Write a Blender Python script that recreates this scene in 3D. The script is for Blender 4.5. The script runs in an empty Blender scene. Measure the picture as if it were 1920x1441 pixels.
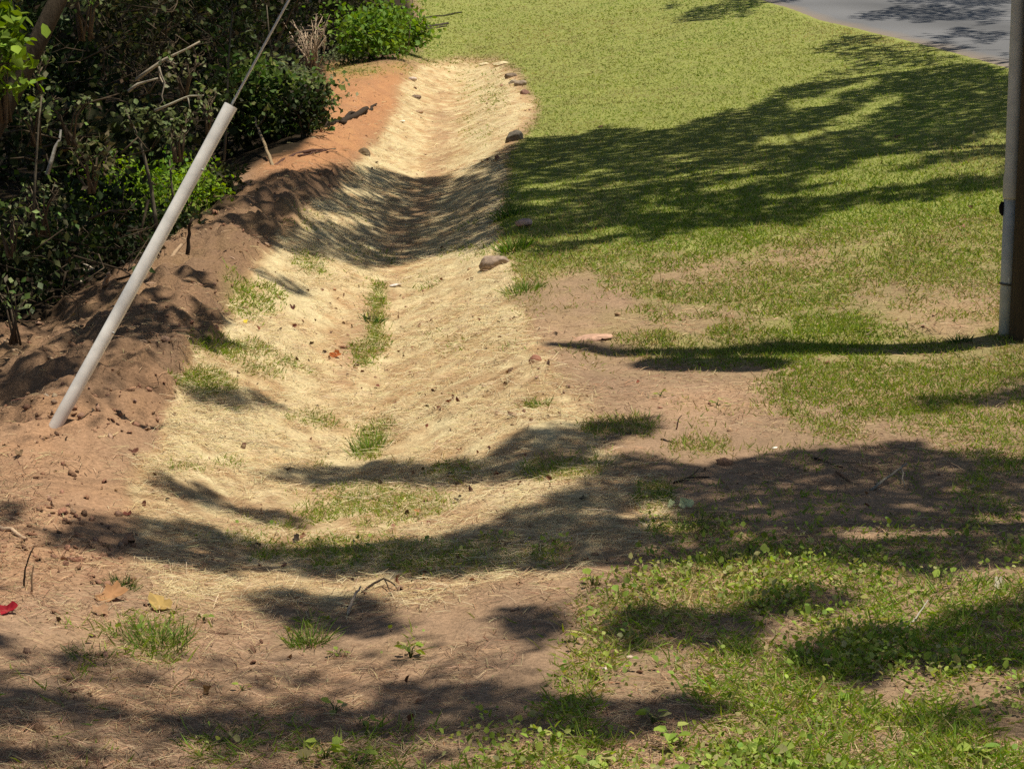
import bpy, math
import numpy as np
from mathutils import Vector

# ------------------------------------------------------------------ camera, sky, sun, exposure
sc = bpy.context.scene
COL = sc.collection
FPX, CX, CY, PITCH, CAMZ = 4500.0, 960.0, 720.5, math.radians(11.0), 2.4
cam = bpy.data.cameras.new("camera"); camo = bpy.data.objects.new("camera", cam); COL.objects.link(camo)
cam.sensor_width = 36.0; cam.lens = 36.0 * FPX / 1920.0
cam.clip_start = 0.05; cam.clip_end = 2000.0
camo.location = (0, 0, CAMZ); camo.rotation_euler = (math.radians(90) - PITCH, 0, 0)
sc.camera = camo

SUN_EL = math.radians(75.5)
SUN_AZ = math.atan2(-0.09, 1.0)                    # from +x (right), a little beyond
S = np.array([math.cos(SUN_EL) * math.cos(SUN_AZ), math.cos(SUN_EL) * math.sin(SUN_AZ), math.sin(SUN_EL)])
w = bpy.data.worlds.new("World"); sc.world = w; w.use_nodes = True
nt = w.node_tree; bg = nt.nodes["Background"]
sky = nt.nodes.new("ShaderNodeTexSky"); sky.sky_type = 'NISHITA'; sky.sun_disc = False
sky.sun_elevation = SUN_EL; sky.sun_rotation = math.atan2(S[0], S[1])
nt.links.new(sky.outputs[0], bg.inputs[0]); bg.inputs[1].default_value = 0.056
sl = bpy.data.lights.new("sun", 'SUN'); slo = bpy.data.objects.new("sun", sl); COL.objects.link(slo)
sl.energy = 4.6; sl.angle = math.radians(0.53); sl.color = (1.0, 0.93, 0.80)
slo.rotation_euler = Vector(S).to_track_quat('Z', 'Y').to_euler(); slo.location = (10, 5, 30)
sc.view_settings.view_transform = 'Standard'; sc.view_settings.look = 'None'
sc.view_settings.exposure = 0.30; sc.view_settings.gamma = 1.0
sc.view_settings.use_curve_mapping = False
sc.render.engine = 'CYCLES'
sc.cycles.max_bounces = 6; sc.cycles.diffuse_bounces = 3; sc.cycles.transmission_bounces = 3
sc.cycles.glossy_bounces = 2; sc.cycles.transparent_max_bounces = 4
sc.cycles.use_denoising = False

R = np.random.default_rng(11)

# ------------------------------------------------------------------ small maths helpers
_T = np.random.default_rng(5).random((256, 256))
def vn(x, y, s=0):
    x = np.asarray(x, float) + 37.7 * s; y = np.asarray(y, float) + 91.3 * s
    xi = np.floor(x).astype(int); yi = np.floor(y).astype(int)
    fx = x - xi; fy = y - yi
    fx = fx * fx * (3 - 2 * fx); fy = fy * fy * (3 - 2 * fy)
    a = _T[xi & 255, yi & 255]; b = _T[(xi + 1) & 255, yi & 255]
    c = _T[xi & 255, (yi + 1) & 255]; d = _T[(xi + 1) & 255, (yi + 1) & 255]
    return (a * (1 - fx) + b * fx) * (1 - fy) + (c * (1 - fx) + d * fx) * fy
def fbm(x, y, s=0, o=4):
    r = 0; a = 0.5; t = 0
    for i in range(o):
        r = r + a * vn(x, y, s + i * 3); t += a; a *= 0.5; x = x * 2.03; y = y * 2.03
    return r / t
def ss(a, b, x):
    t = np.clip((np.asarray(x, float) - a) / (b - a), 0, 1); return t * t * (3 - 2 * t)

# ------------------------------------------------------------------ terrain
def macro(x, y):
    x = np.asarray(x, float); y = np.asarray(y, float)
    xc = -0.92 + 0.05 * np.sin(y * 0.16)
    D = 0.10 + 0.22 * ss(7.5, 12.5, y) - 0.22 * ss(38, 50, y)
    D = np.where(y > 50, np.maximum(D, 0.03), D)
    u = x - xc
    fl = ss(8.0, 12.0, y) * (1 - 0.7 * ss(34, 46, y))
    right = -D + D * ss(0.05, 1.15, u)
    crest = 0.10 * fl
    left = -D + (D + crest) * ss(0.05, 1.2, -u) - (0.30 * fl + 0.05) * ss(1.15, 2.5, -u)
    z = np.where(u > 0, right, left)
    sl_ = 0.015 + 0.10 * ss(11.5, 20.0, y)
    z = z + sl_ * np.clip(x - 0.3, 0, 5.6)
    z = z + 0.05 * (fbm(x * 0.5, y * 0.25, 3, 2) - 0.5)
    # little washed-out step in front of the pole
    st = ss(0.25, 0.6, x) * (1 - ss(2.3, 2.9, x))
    z = z - 0.05 * st * ss(13.75, 13.62, y + 0.05 * np.sin(x * 5)) * ss(12.2, 13.4, y)
    return z

cp, sp = math.cos(PITCH), math.sin(PITCH)
def project(x, y, z):
    dz = z - CAMZ
    dep = y * cp - dz * sp                          # along the view axis
    up = y * sp + dz * cp
    dep = np.where(dep < 0.05, 0.05, dep)
    return CX + FPX * x / dep, CY - FPX * up / dep
def ray(px, py):
    a = (np.asarray(px, float) - CX) / FPX; b = -(np.asarray(py, float) - CY) / FPX
    return a, cp + b * sp, -sp + b * cp             # x, y, z per unit depth

# inverse: a table of ground distance over an enlarged picture frame
GX = np.arange(-500, 2421, 8.0); GY = np.arange(-40, 1900, 6.0)
def _table():
    X, Y = np.meshgrid(GX, GY); rx, ry, rz = ray(X, Y)
    lt = np.full(X.shape, np.nan); prev = None
    ts = np.exp(np.linspace(math.log(3.0), math.log(260.0), 260)); done = np.zeros(X.shape, bool)
    pt = ts[0]; ph = CAMZ + rz * pt - macro(rx * pt, ry * pt)
    for t in ts[1:]:
        h = CAMZ + rz * t - macro(rx * t, ry * t)
        hit = (~done) & (h < 0)
        f = ph / np.where(ph - h == 0, 1, ph - h)
        lt = np.where(hit, pt + (t - pt) * np.clip(f, 0, 1), lt); done |= hit
        pt, ph = t, h
    return np.where(np.isnan(lt), 260.0, lt)
DT = _table()
def unproject(px, py):
    px = np.asarray(px, float); py = np.asarray(py, float)
    fx = np.clip((px - GX[0]) / 8.0, 0, len(GX) - 1.001); fy = np.clip((py - GY[0]) / 6.0, 0, len(GY) - 1.001)
    i = fx.astype(int); j = fy.astype(int); fx = fx - i; fy = fy - j
    t = (DT[j, i] * (1 - fx) + DT[j, i + 1] * fx) * (1 - fy) + (DT[j + 1, i] * (1 - fx) + DT[j + 1, i + 1] * fx) * fy
    rx, ry, rz = ray(px, py)
    x, y = rx * t, ry * t
    return x, y, ground_z(x, y)
def at_depth(px, py, d):
    rx, ry, rz = ray(px, py); return np.array([rx * d, ry * d, CAMZ + rz * d])

# ------------------------------------------------------------------ zones (what covers the ground), drawn once as maps
MS = 4.0; MX0, MY0 = -500.0, -160.0; MW, MH = 730, 520
_PX, _PY = np.meshgrid(MX0 + MS * np.arange(MW), MY0 + MS * np.arange(MH))
_WX = _PX + 26 * (fbm(_PX / 45, _PY / 30, 31, 3) - .5) * 2; _WY = _PY + 14 * (fbm(_PX / 45, _PY / 30, 37, 3) - .5) * 2
def blur(m, r):
    r = int(max(1, round(r / MS)))
    for ax in (0, 1):
        for _ in range(2):
            p = np.pad(m, [(r + 1, r) if a == ax else (0, 0) for a in (0, 1)], mode='edge')
            c = np.cumsum(p, axis=ax)
            m = (np.take(c, range(2 * r + 1, c.shape[ax]), ax) - np.take(c, range(0, c.shape[ax] - 2 * r - 1), ax)) / (2 * r + 1)
    return m
def poly(pts, wob=True):
    wob = float(wob); X, Y = _PX + wob * (_WX - _PX), _PY + wob * (_WY - _PY)
    ins = np.zeros(X.shape, bool); n = len(pts)
    for k in range(n):
        x1, y1 = pts[k]; x2, y2 = pts[(k + 1) % n]
        if y1 == y2: continue
        c = ((y1 > Y) != (y2 > Y)) & (X < (x2 - x1) * (Y - y1) / (y2 - y1) + x1)
        ins ^= c
    return ins.astype(float)
def ell(cx, cy, rx, ry):
    return (((_WX - cx) / rx) ** 2 + ((_WY - cy) / ry) ** 2 < 1).astype(float)
def paint(m, a, v, bl=14):
    a = blur(a, bl); return m * (1 - a) + v * a
def look(m, px, py):
    fx = np.clip((np.asarray(px) - MX0) / MS, 0, MW - 1.001); fy = np.clip((np.asarray(py) - MY0) / MS, 0, MH - 1.001)
    i = fx.astype(int); j = fy.astype(int); fx = fx - i; fy = fy - j
    return (m[j, i] * (1 - fx) + m[j, i + 1] * fx) * (1 - fy) + (m[j + 1, i] * (1 - fx) + m[j + 1, i + 1] * fx) * fy

STRAW = [(775, 128), (748, 195), (722, 240), (695, 285), (665, 320), (560, 405), (515, 450), (478, 490), (440, 560), (425, 620), (345, 690),
         (322, 760), (300, 830), (252, 880), (245, 960), (300, 1040), (290, 1110), (520, 1125), (700, 1115), (830, 1098), (1000, 1062),
         (1200, 1000), (1240, 930), (1150, 870), (1095, 800), (1062, 740), (1012, 680), (990, 620), (965, 560), (958, 500), (945, 440),
         (936, 380), (945, 310), (955, 262), (992, 205), (975, 160), (940, 120), (850, 112)]
Z = np.zeros((MH, MW))
mS = paint(Z, poly(STRAW, .9), 1, 9)
mS = paint(mS, poly([(560, 1090), (1240, 900), (1250, 1000), (1000, 1065), (830, 1100), (640, 1120)]), 0.62, 24)
mS = paint(mS, poly([(240, 880), (600, 900), (1000, 820), (1160, 860), (1250, 930), (1200, 1000), (1000, 1065), (830, 1100), (520, 1130), (290, 1110), (245, 980)]), .52, 30)
mS = paint(mS, poly([(980, 600), (1090, 760), (1100, 830), (900, 760), (700, 760), (700, 660), (860, 640)]), 0.70, 24)
mS = paint(mS, poly([(800, 125), (860, 125), (880, 210), (860, 320), (770, 500), (760, 600), (700, 740), (640, 840), (520, 840), (560, 740), (600, 620), (620, 540), (690, 500), (770, 330), (790, 210)]), .66, 26)
mS = paint(mS, poly([(830, 200), (800, 300), (720, 500), (640, 650), (590, 720), (640, 720), (700, 640), (740, 520), (830, 320), (860, 200)]), 0.30, 14)
# red clay banks on the left
mR = paint(Z, poly([(612, 118), (775, 118), (750, 200), (690, 290), (660, 325), (560, 400), (480, 490), (420, 620), (330, 760), (250, 880),
                    (240, 1100), (-500, 1150), (-500, 600), (0, 620), (230, 500), (430, 380), (500, 300), (600, 230)]), 1, 10)
mRed = paint(Z, poly([(600, 110), (790, 110), (760, 200), (690, 290), (660, 325), (450, 345), (480, 290), (600, 220)]), 1, 16)   # strongest orange
mWd = paint(Z, poly([(-500, 690), (0, 640), (60, 622), (130, 580), (230, 520), (300, 470), (330, 430), (430, 395), (440, 330), (500, 300), (560, 290),
                     (600, 240), (610, 180), (610, 120), (700, 112), (780, 104), (792, 70), (775, 30), (765, -160), (-500, -160)], False), 1, 8)
# grass density
G = Z + 0.0
G = paint(G, poly([(765, -160), (2420, -160), (2420, 640), (1700, 640), (1200, 600), (968, 560), (930, 400), (943, 315), (985, 240), (1000, 200), (985, 150), (945, 112), (800, 116), (788, 92)]), .97, 6)
G = paint(G, poly([(968, 490), (1400, 440), (1920, 400), (2420, 400), (2420, 800), (1920, 850), (1450, 830), (1200, 660), (1000, 610)]), .76, 24)
for cx_, cy_, rx_, ry_, v_ in [(1085, 560, 105, 38, .03), (1330, 520, 120, 26, .36), (1260, 600, 160, 16, .34), (1040, 600, 80, 30, .1), (1780, 575, 110, 40, .33), (1650, 540, 70, 20, .4), (1500, 480, 60, 16, .4)]:
    G = paint(G, ell(cx_, cy_, rx_, ry_), v_, 14)
G = paint(G, poly([(1040, 620), (1200, 690), (1450, 690), (1500, 720), (1480, 800), (1450, 850), (1300, 840), (1150, 800), (1050, 740)]), .13, 34)
G = paint(G, poly([(1200, 655), (1910, 628), (1910, 650), (1600, 692), (1450, 682), (1220, 682)]), .8, 8)
G = paint(G, poly([(1450, 690), (2420, 640), (2420, 830), (1700, 812), (1500, 830), (1440, 790)]), .66, 34)
G = paint(G, poly([(1080, 850), (1700, 815), (1920, 850), (1750, 960), (1400, 965), (1250, 935)]), .10, 18)
G = paint(G, poly([(1780, 850), (2420, 840), (2420, 1000), (1800, 980)]), .6, 18)
G = paint(G, poly([(1250, 985), (1920, 965), (2420, 960), (2420, 1900), (960, 1900), (940, 1441), (1000, 1310), (1090, 1220), (1100, 1130), (1180, 1060)]), .60, 44)
for cx_, cy_, rx_, ry_, v_ in [(1490, 1190, 70, 36, .2), (1230, 1345, 100, 30, .22), (1640, 1000, 180, 18, .3), (1720, 1130, 60, 20, .45), (1880, 1380, 70, 30, .35), (1420, 1260, 40, 20, .3), (1560, 1120, 60, 14, .2), (1700, 1290, 90, 16, .3), (1350, 1180, 60, 14, .3), (1640, 1390, 70, 18, .3), (1130, 1420, 50, 14, .3)]:
    G = paint(G, ell(cx_, cy_, rx_, ry_), v_, 12)
G = paint(G, poly([(-500, 1160), (960, 1160), (1000, 1300), (940, 1441), (960, 1900), (-500, 1900)]), .05, 20)
G = paint(G, poly([(540, 1360), (1000, 1340), (1000, 1900), (540, 1900)]), .5, 24)
G = paint(G, poly([(330, 1365), (600, 1345), (620, 1400), (350, 1420)]), .45, 20)
for cx_, cy_, rx_, ry_, v_ in [(300, 1195, 62, 60, .32), (170, 1200, 80, 50, .16), (250, 1180, 50, 30, .22), (580, 1190, 45, 40, .25), (690, 815, 26, 40, .8), (705, 590, 18, 70, .7), (675, 660, 16, 30, .5),
                               (775, 1215, 60, 26, .22), (470, 560, 55, 45, .35), (440, 650, 80, 14, .5), (385, 715, 70, 22, .5), (470, 765, 50, 10, .4), (720, 1035, 240, 30, .62),
                               (960, 1030, 120, 24, .45), (1230, 930, 40, 30, .8), (1290, 985, 90, 34, .5), (690, 945, 160, 40, .35), (560, 870, 60, 20, .3), (900, 155, 50, 40, .16),
                               (800, 530, 60, 16, .3), (620, 495, 60, 14, .3), (870, 470, 60, 14, .25), (1150, 800, 80, 22, .6), (1010, 745, 30, 20, .5), (840, 1060, 140, 22, .5), (1310, 830, 60, 14, .5),
                               (600, 410, 100, 12, .15), (850, 420, 90, 12, .12), (230, 1090, 30, 18, .4), (250, 385, 160, 40, .8), (700, 130, 90, 12, .7), (780, 105, 60, 12, .9), (640, 480, 110, 14, .3), (500, 690, 120, 16, .35), (640, 790, 120, 14, .3), (420, 870, 120, 20, .3), (880, 640, 90, 20, .3), (820, 880, 120, 16, .4), (1050, 880, 100, 22, .4), (450, 1000, 120, 24, .3), (900, 240, 40, 30, .25), (930, 180, 30, 30, .35)]:
    G = paint(G, ell(cx_, cy_, rx_, ry_), min(.9, v_ * 1.45), 10)
mG = G
def zones(x, y):
    px, py = project(x, y, macro(x, y))
    near = y < 3.5
    s = look(mS, px, py); g = look(mG, px, py); r = look(mR, px, py); rd = look(mRed, px, py); wd = look(mWd, px, py)
    lawn = np.where(x > 0.5, .8, .2)
    g = np.where(near, lawn, g); s = np.where(near, 0, s); wd = np.where(near, (x < -3) * 1.0, wd)
    wd = np.maximum(wd, ss(-3.4, -4.4, x - 0.0 * y))
    return s, g, r, rd, wd
def micro(x, y):
    s, g, r, rd, wd = zones(x, y)
    far = 1 / (1 + (y / 40.0) ** 2)
    h = 0.040 * s * (fbm(x * 9, y * 6, 41, 3) - .5) + .035 * s * (fbm(x * 2.2, y * 1.3, 43, 2) - .5) + .03 * s * ss(-.7, -.3, x) * (fbm((y - .7 * x) * 5.5, (x + y) * .9, 44, 3) - .5)
    xg = -.92 + .05 * np.sin(y * .16) + .10 * np.sin(y * .55) * .6
    gv = np.exp(-((x - xg) / .14) ** 2) * ss(10, 13, y) * s
    h = h - gv * (.045 + .05 * (fbm(x * 7, y * 5, 57, 3) - .5))
    k = np.abs(fbm(x * 2.0 + y * .8, y * 1.6 - x * .5, 45, 4) - .5) * 2
    lf = r * (1 - s) * (1 - .6 * rd) * ss(9.5, 12, y)
    k2 = np.abs(fbm(x * 4.6 - y * 1.4, y * 3.4 + x, 48, 4) - .5) * 2
    h = h + lf * (0.20 * (.35 - k) + 0.10 * (.3 - k2) + .10 * (.3 - np.abs(fbm(x * 1.6 + 3, y * 4.2, 58, 3) - .5) * 2) + 0.06 * (fbm(x * 11, y * 8, 49, 3) - .5))
    bare = (1 - s) * (1 - g)
    h = h + bare * 0.03 * (fbm(x * 3.5, y * 2.6, 47, 4) - .5) + .012 * bare * (fbm(x * 18, y * 14, 51, 2) - .5)
    h = h + g * 0.02 * (fbm(x * 5, y * 3, 53, 3) - .5)
    h = h + .05 * wd * (fbm(x * 2, y * 2, 55, 3) - .5)
    return h * np.clip(far * 1.3, 0, 1)
def ground_z(x, y): return macro(x, y) + micro(x, y)
def gp(px, py):
    x, y, z = unproject(px, py); return np.array([float(x), float(y), float(z)])

# ------------------------------------------------------------------ mesh helpers
def mesh(name, V, F, mat, col=None, smooth=True):
    V = np.asarray(V, np.float32).reshape(-1, 3); me = bpy.data.meshes.new(name)
    Fs = F if isinstance(F, list) and np.ndim(F[0]) == 2 else [F]
    Fs = [np.asarray(f, np.int32) for f in Fs if len(f)]
    tot = np.concatenate([np.full(len(f), f.shape[1], np.int32) for f in Fs])
    li = np.concatenate([f.ravel() for f in Fs])
    st = np.concatenate([[0], np.cumsum(tot)[:-1]]).astype(np.int32)
    me.vertices.add(len(V)); me.vertices.foreach_set('co', V.ravel())
    me.loops.add(len(li)); me.loops.foreach_set('vertex_index', li)
    me.polygons.add(len(tot)); me.polygons.foreach_set('loop_start', st); me.polygons.foreach_set('loop_total', tot)
    if smooth: me.polygons.foreach_set('use_smooth', np.ones(len(tot), bool))
    if col is not None:
        a = me.color_attributes.new('col', 'FLOAT_COLOR', 'POINT')
        c = np.ones((len(V), 4), np.float32); c[:, :3] = col
        a.data.foreach_set('color', c.ravel())
    me.update(calc_edges=True); me.validate(); me.materials.append(mat)
    return me
def put(name, me, parent=None, loc=(0, 0, 0)):
    o = bpy.data.objects.new(name, me); COL.objects.link(o); o.location = loc
    if parent is not None: o.parent = parent
    return o
def tag(o, label=None, cat=None, group=None, kind=None):
    if label: o['label'] = label
    if cat: o['category'] = cat
    if group: o['group'] = group
    if kind: o['kind'] = kind
    return o
def empty(name, loc, label, cat, group=None):
    o = bpy.data.objects.new(name, None); COL.objects.link(o); o.location = loc; o.empty_display_size = .2
    return tag(o, label, cat, group)

class MB:
    def __init__(s): s.v = []; s.q = []; s.t = []; s.c = []; s.n = 0
    def add(s, V, q=None, t=None, col=(1, 1, 1)):
        V = np.asarray(V, float).reshape(-1, 3); s.v.append(V)
        if q is not None and len(q): s.q.append(np.asarray(q) + s.n)
        if t is not None and len(t): s.t.append(np.asarray(t) + s.n)
        c = np.asarray(col, float); s.c.append(np.broadcast_to(c, (len(V), 3)) if c.ndim < 2 else c); s.n += len(V); return s
    def tube(s, P, rad, k=6, col=(1, 1, 1), cap=True):
        P = np.asarray(P, float); n = len(P); rad = np.broadcast_to(np.asarray(rad, float), (n,))
        T = np.gradient(P, axis=0); T /= np.linalg.norm(T, axis=1)[:, None] + 1e-9
        ref = np.array([0, 0, 1.0]) if abs(T[0, 2]) < .8 else np.array([1.0, 0, 0])
        V = []
        for i in range(n):
            a = np.cross(T[i], ref); a /= np.linalg.norm(a) + 1e-9; b = np.cross(T[i], a)
            th = np.arange(k) * 2 * math.pi / k
            V.append(P[i] + rad[i] * (np.cos(th)[:, None] * a + np.sin(th)[:, None] * b))
        V = np.concatenate(V); q = []
        for i in range(n - 1):
            for j in range(k):
                q.append((i * k + j, i * k + (j + 1) % k, (i + 1) * k + (j + 1) % k, (i + 1) * k + j))
        t = []
        if cap:
            V = np.concatenate([V, P[:1], P[-1:]]); c0, c1 = n * k, n * k + 1
            for j in range(k):
                t.append((c0, (j + 1) % k, j)); t.append((c1, (n - 1) * k + j, (n - 1) * k + (j + 1) % k))
        return s.add(V, q, t, col)
    def mesh(s, name, mat, smooth=True, origin=(0, 0, 0)):
        F = []
        if s.q: F.append(np.concatenate(s.q))
        if s.t: F.append(np.concatenate(s.t))
        return mesh(name, np.concatenate(s.v) - np.asarray(origin), F, mat, np.concatenate(s.c), smooth)

def frames(d, up):
    d = d / (np.linalg.norm(d, axis=1)[:, None] + 1e-9)
    a = np.cross(up, d); a /= np.linalg.norm(a, axis=1)[:, None] + 1e-9
    n = np.cross(d, a); return np.stack([d, a, n], axis=2)       # columns: length, width, normal
def scatter(tv, tf, pos, fr, sc3, col):
    """tv (k,3) template in (length, width, normal); -> verts, faces, colours"""
    n = len(pos); k = len(tv)
    L = tv[None] * sc3[:, None, :]
    V = np.einsum('nij,nkj->nki', fr, L) + pos[:, None, :]
    F = (np.asarray(tf)[None] + (np.arange(n) * k)[:, None, None]).reshape(-1, np.asarray(tf).shape[1])
    C = np.repeat(col, k, axis=0); return V.reshape(-1, 3), F, C
LEAF = np.array([[0, 0, 0], [.35, .5, .10], [.35, -.5, .10], [.45, 0, 0], [.78, .33, .05], [.78, -.33, .05], [1, 0, -.06]])
LEAF_F = [(0, 3, 1), (0, 2, 3), (1, 3, 4), (2, 5, 3), (3, 6, 4), (3, 5, 6)]
LEAF4 = np.array([[0, 0, 0], [.45, .5, .08], [1, 0, 0], [.45, -.5, .08]]); LEAF4_F = [(0, 2, 1), (0, 3, 2)]
def rdir(n, zb=0.0):
    v = R.normal(size=(n, 3)); v[:, 2] += zb; return v / (np.linalg.norm(v, axis=1)[:, None] + 1e-9)
def jit(base, n, a=.18, hue=.06):
    b = np.asarray(base, float)
    b = b[R.integers(0, len(b), n)] if b.ndim == 2 else np.repeat(b[None], n, 0)
    return np.clip(b * (1 + a * R.normal(size=(n, 1))) * (1 + hue * R.normal(size=(n, 3))), .004, .9)

# ------------------------------------------------------------------ materials
def nmat(name):
    m = bpy.data.materials.new(name); m.use_nodes = True; n = m.node_tree.nodes; n.clear()
    return m, n, m.node_tree.links
def mat_leaf(name, trans=.35, rough=.5, spec=.25):
    m, n, l = nmat(name); a = n.new('ShaderNodeAttribute'); a.attribute_name = 'col'
    p = n.new('ShaderNodeBsdfPrincipled'); p.inputs['Roughness'].default_value = rough; p.inputs['Specular IOR Level'].default_value = spec
    tr = n.new('ShaderNodeBsdfTranslucent'); mx = n.new('ShaderNodeMixShader'); mx.inputs[0].default_value = trans
    hs = n.new('ShaderNodeHueSaturation'); hs.inputs['Value'].default_value = 1.25; hs.inputs['Saturation'].default_value = 1.15; hs.inputs['Hue'].default_value = .49
    o = n.new('ShaderNodeOutputMaterial')
    l.new(a.outputs['Color'], p.inputs['Base Color']); l.new(a.outputs['Color'], hs.inputs['Color']); l.new(hs.outputs[0], tr.inputs[0])
    l.new(p.outputs[0], mx.inputs[1]); l.new(tr.outputs[0], mx.inputs[2]); l.new(mx.outputs[0], o.inputs[0]); return m
def mat_col(name, rough=.85, spec=.2, nscale=30., namt=.5, bump=.4, dist=.01, stretch=None):
    """attribute colour broken up by noise, with a bump"""
    m, n, l = nmat(name); a = n.new('ShaderNodeAttribute'); a.attribute_name = 'col'
    tc = n.new('ShaderNodeTexCoord'); mp = n.new('ShaderNodeMapping')
    if stretch: mp.inputs['Scale'].default_value = stretch
    l.new(tc.outputs['Object'], mp.inputs[0])
    nz = n.new('ShaderNodeTexNoise'); nz.inputs['Scale'].default_value = nscale; nz.inputs['Detail'].default_value = 8; nz.inputs['Roughness'].default_value = .65
    l.new(mp.outputs[0], nz.inputs['Vector'])
    mr = n.new('ShaderNodeMapRange'); mr.inputs[1].default_value = .25; mr.inputs[2].default_value = .75
    mr.inputs[3].default_value = 1 - namt; mr.inputs[4].default_value = 1 + namt; l.new(nz.outputs['Fac'], mr.inputs[0])
    mu = n.new('ShaderNodeVectorMath'); mu.operation = 'SCALE'; l.new(a.outputs['Color'], mu.inputs[0]); l.new(mr.outputs[0], mu.inputs['Scale'])
    p = n.new('ShaderNodeBsdfPrincipled'); p.inputs['Roughness'].default_value = rough; p.inputs['Specular IOR Level'].default_value = spec
    b = n.new('ShaderNodeBump'); b.inputs['Strength'].default_value = bump; b.inputs['Distance'].default_value = dist
    l.new(nz.outputs['Fac'], b.inputs['Height']); l.new(b.outputs[0], p.inputs['Normal']); l.new(mu.outputs[0], p.inputs['Base Color'])
    o = n.new('ShaderNodeOutputMaterial'); l.new(p.outputs[0], o.inputs[0]); return m
M_LEAF = mat_leaf('foliage_leaf', .35, .55, .12); M_GRASS = mat_leaf('grass_blade', .40, .55, .2); M_STRAW = mat_leaf('straw_fibre', .15, .7, .15)
M_DRY = mat_leaf('dry_leaf', .15, .7, .15)
M_BARK = mat_col('bark', .9, .1, 18, .5, .8, .02, (1, 1, .25)); M_STICK = mat_col('dead_wood', .85, .15, 60, .35, .5, .004)
M_ROCK = mat_col('stone', .85, .2, 28, .45, .7, .01); M_GROUND = mat_col('soil', .95, .08, 55, .42, .9, .02)
M_ROAD = mat_col('asphalt', .8, .3, 140, .30, .5, .004); M_POLE = mat_col('creosoted_pole', .8, .2, 30, .5, .8, .01, (1, 1, .06))
M_PVC = mat_col('plastic_pipe', .5, .35, 9, .22, .05, .002); M_STEEL = mat_col('galvanised_steel', .45, .5, 40, .2, .1, .002)

# ------------------------------------------------------------------ ground
RED = np.array([.41, .205, .10]); TAN = np.array([.335, .222, .14]); STR = np.array([.60, .49, .28]); SOILG = np.array([.25, .265, .075]); PEACH = np.array([.46, .295, .15])
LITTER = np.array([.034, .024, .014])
ys = np.concatenate([[-120, -60, -30, -15, -7, -3, 0, 2, 3, 4], np.exp(np.linspace(math.log(4.8), math.log(85), 560)), [95, 110, 130, 160, 200, 260, 350, 500, 800]])
ti = np.linspace(-1, 1, 430); to = np.array([1.15, 1.4, 1.8, 2.4, 3.4, 5, 8, 14, 25, 45])
tx = np.concatenate([-to[::-1], ti, to])
Yg, Tg = np.meshgrid(ys, tx, indexing='ij')
Xg = Tg * np.maximum(Yg, 4.0) * 0.27
def road_edge(y):
    return 5.45 + 0.0 * y + 3.2 * ss(30, 12, y) + .35 * ss(45, 29, y)
Zg = ground_z(Xg, Yg)
Zg = Zg - .10 * ss(.05, .35, Xg - road_edge(Yg)) * (Yg > 10) * ss(7.0, 6.6, Xg - road_edge(Yg))
s_, g_, r_, rd_, wd_ = zones(Xg, Yg)
n1 = fbm(Xg * 1.3, Yg * .9, 61, 4); n2 = fbm(Xg * 6, Yg * 4, 63, 3); n3 = fbm(Xg * 14, Yg * 9, 65, 3)
soil = TAN[None, None] * (.78 + .5 * n1[..., None]) * (.85 + .3 * n3[..., None])
redm = np.clip(.25 * r_ + .75 * rd_ + .45 * (n1 - .45) + .22 * (n2 - .5), 0, 1)[..., None]
soil = soil * (1 - redm) + RED[None, None] * (.85 + .4 * n2[..., None]) * redm
ps = np.clip(s_ * 1.3, 0, 1)[..., None]; soil = soil * (1 - ps) + PEACH[None, None] * (.75 + .5 * n1[..., None]) * (.8 + .4 * n3[..., None]) * ps
gm = (np.clip(g_ * 1.05 + .5 * (n2 - .5), 0, 1) * (1 - .72 * ss(14.0, 11.5, Yg)) * (.42 + .58 * ss(.55, .93, g_)))[..., None]
dull = (r_ * (1 - rd_) * ss(10.5, 12.0, Yg) * (1 - s_))[..., None]; soil = soil * (1 - .34 * dull)
c = soil * (1 - gm) + (SOILG[None, None] * (.75 + .5 * n2[..., None])) * gm
sm = np.clip(s_ * 1.35 - .56 + 1.7 * (n2 - .5) + 1.4 * (n3 - .5) + .7 * (n1 - .5), 0, 1)[..., None] * np.clip(s_ * 4, 0, 1)[..., None]
c = c * (1 - sm) + STR[None, None] * (.8 + .4 * n3[..., None]) * sm
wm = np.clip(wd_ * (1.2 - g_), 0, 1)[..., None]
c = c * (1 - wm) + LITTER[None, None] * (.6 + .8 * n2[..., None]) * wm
ny, nx = Xg.shape
idx = np.arange(ny * nx).reshape(ny, nx)
Q = np.stack([idx[:-1, :-1], idx[:-1, 1:], idx[1:, 1:], idx[1:, :-1]], -1).reshape(-1, 4)
gr = put('ground', mesh('ground', np.stack([Xg, Yg, Zg], -1), Q, M_GROUND, c.reshape(-1, 3)))
tag(gr, 'sunlit lawn and bare clay sloping along a shallow swale', None, kind='structure')

# road
ry_ = np.concatenate([np.linspace(12, 60, 60), np.linspace(62, 200, 40)])
rv = []; RC = []
for yy in ry_:
    e = float(road_edge(yy)) + .03 * math.sin(yy * 1.7) + .02 * math.sin(yy * 4.3)
    for k, u in enumerate(np.linspace(0, 6.8, 15)):
        zz = float(macro(e, yy)) + .012 + .05 * math.sin(math.pi * u / 6.8)
        if k in (0, 14): zz -= .03
        rv.append((e + u, yy, zz))
        b = .125 + .02 * math.sin(u * 2.2) + .015 * math.sin(yy * .7 + u); RC.append((b, b, b * 1.03))
        if k == 0: RC[-1] = (.24, .18, .12)
idx = np.arange(len(rv)).reshape(len(ry_), 15)
Q = np.stack([idx[:-1, :-1], idx[:-1, 1:], idx[1:, 1:], idx[1:, :-1]], -1).reshape(-1, 4)
tag(put('road', mesh('road', rv, Q, M_ROAD, np.array(RC))), 'grey asphalt road crossing the upper right corner', None, kind='structure')

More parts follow.
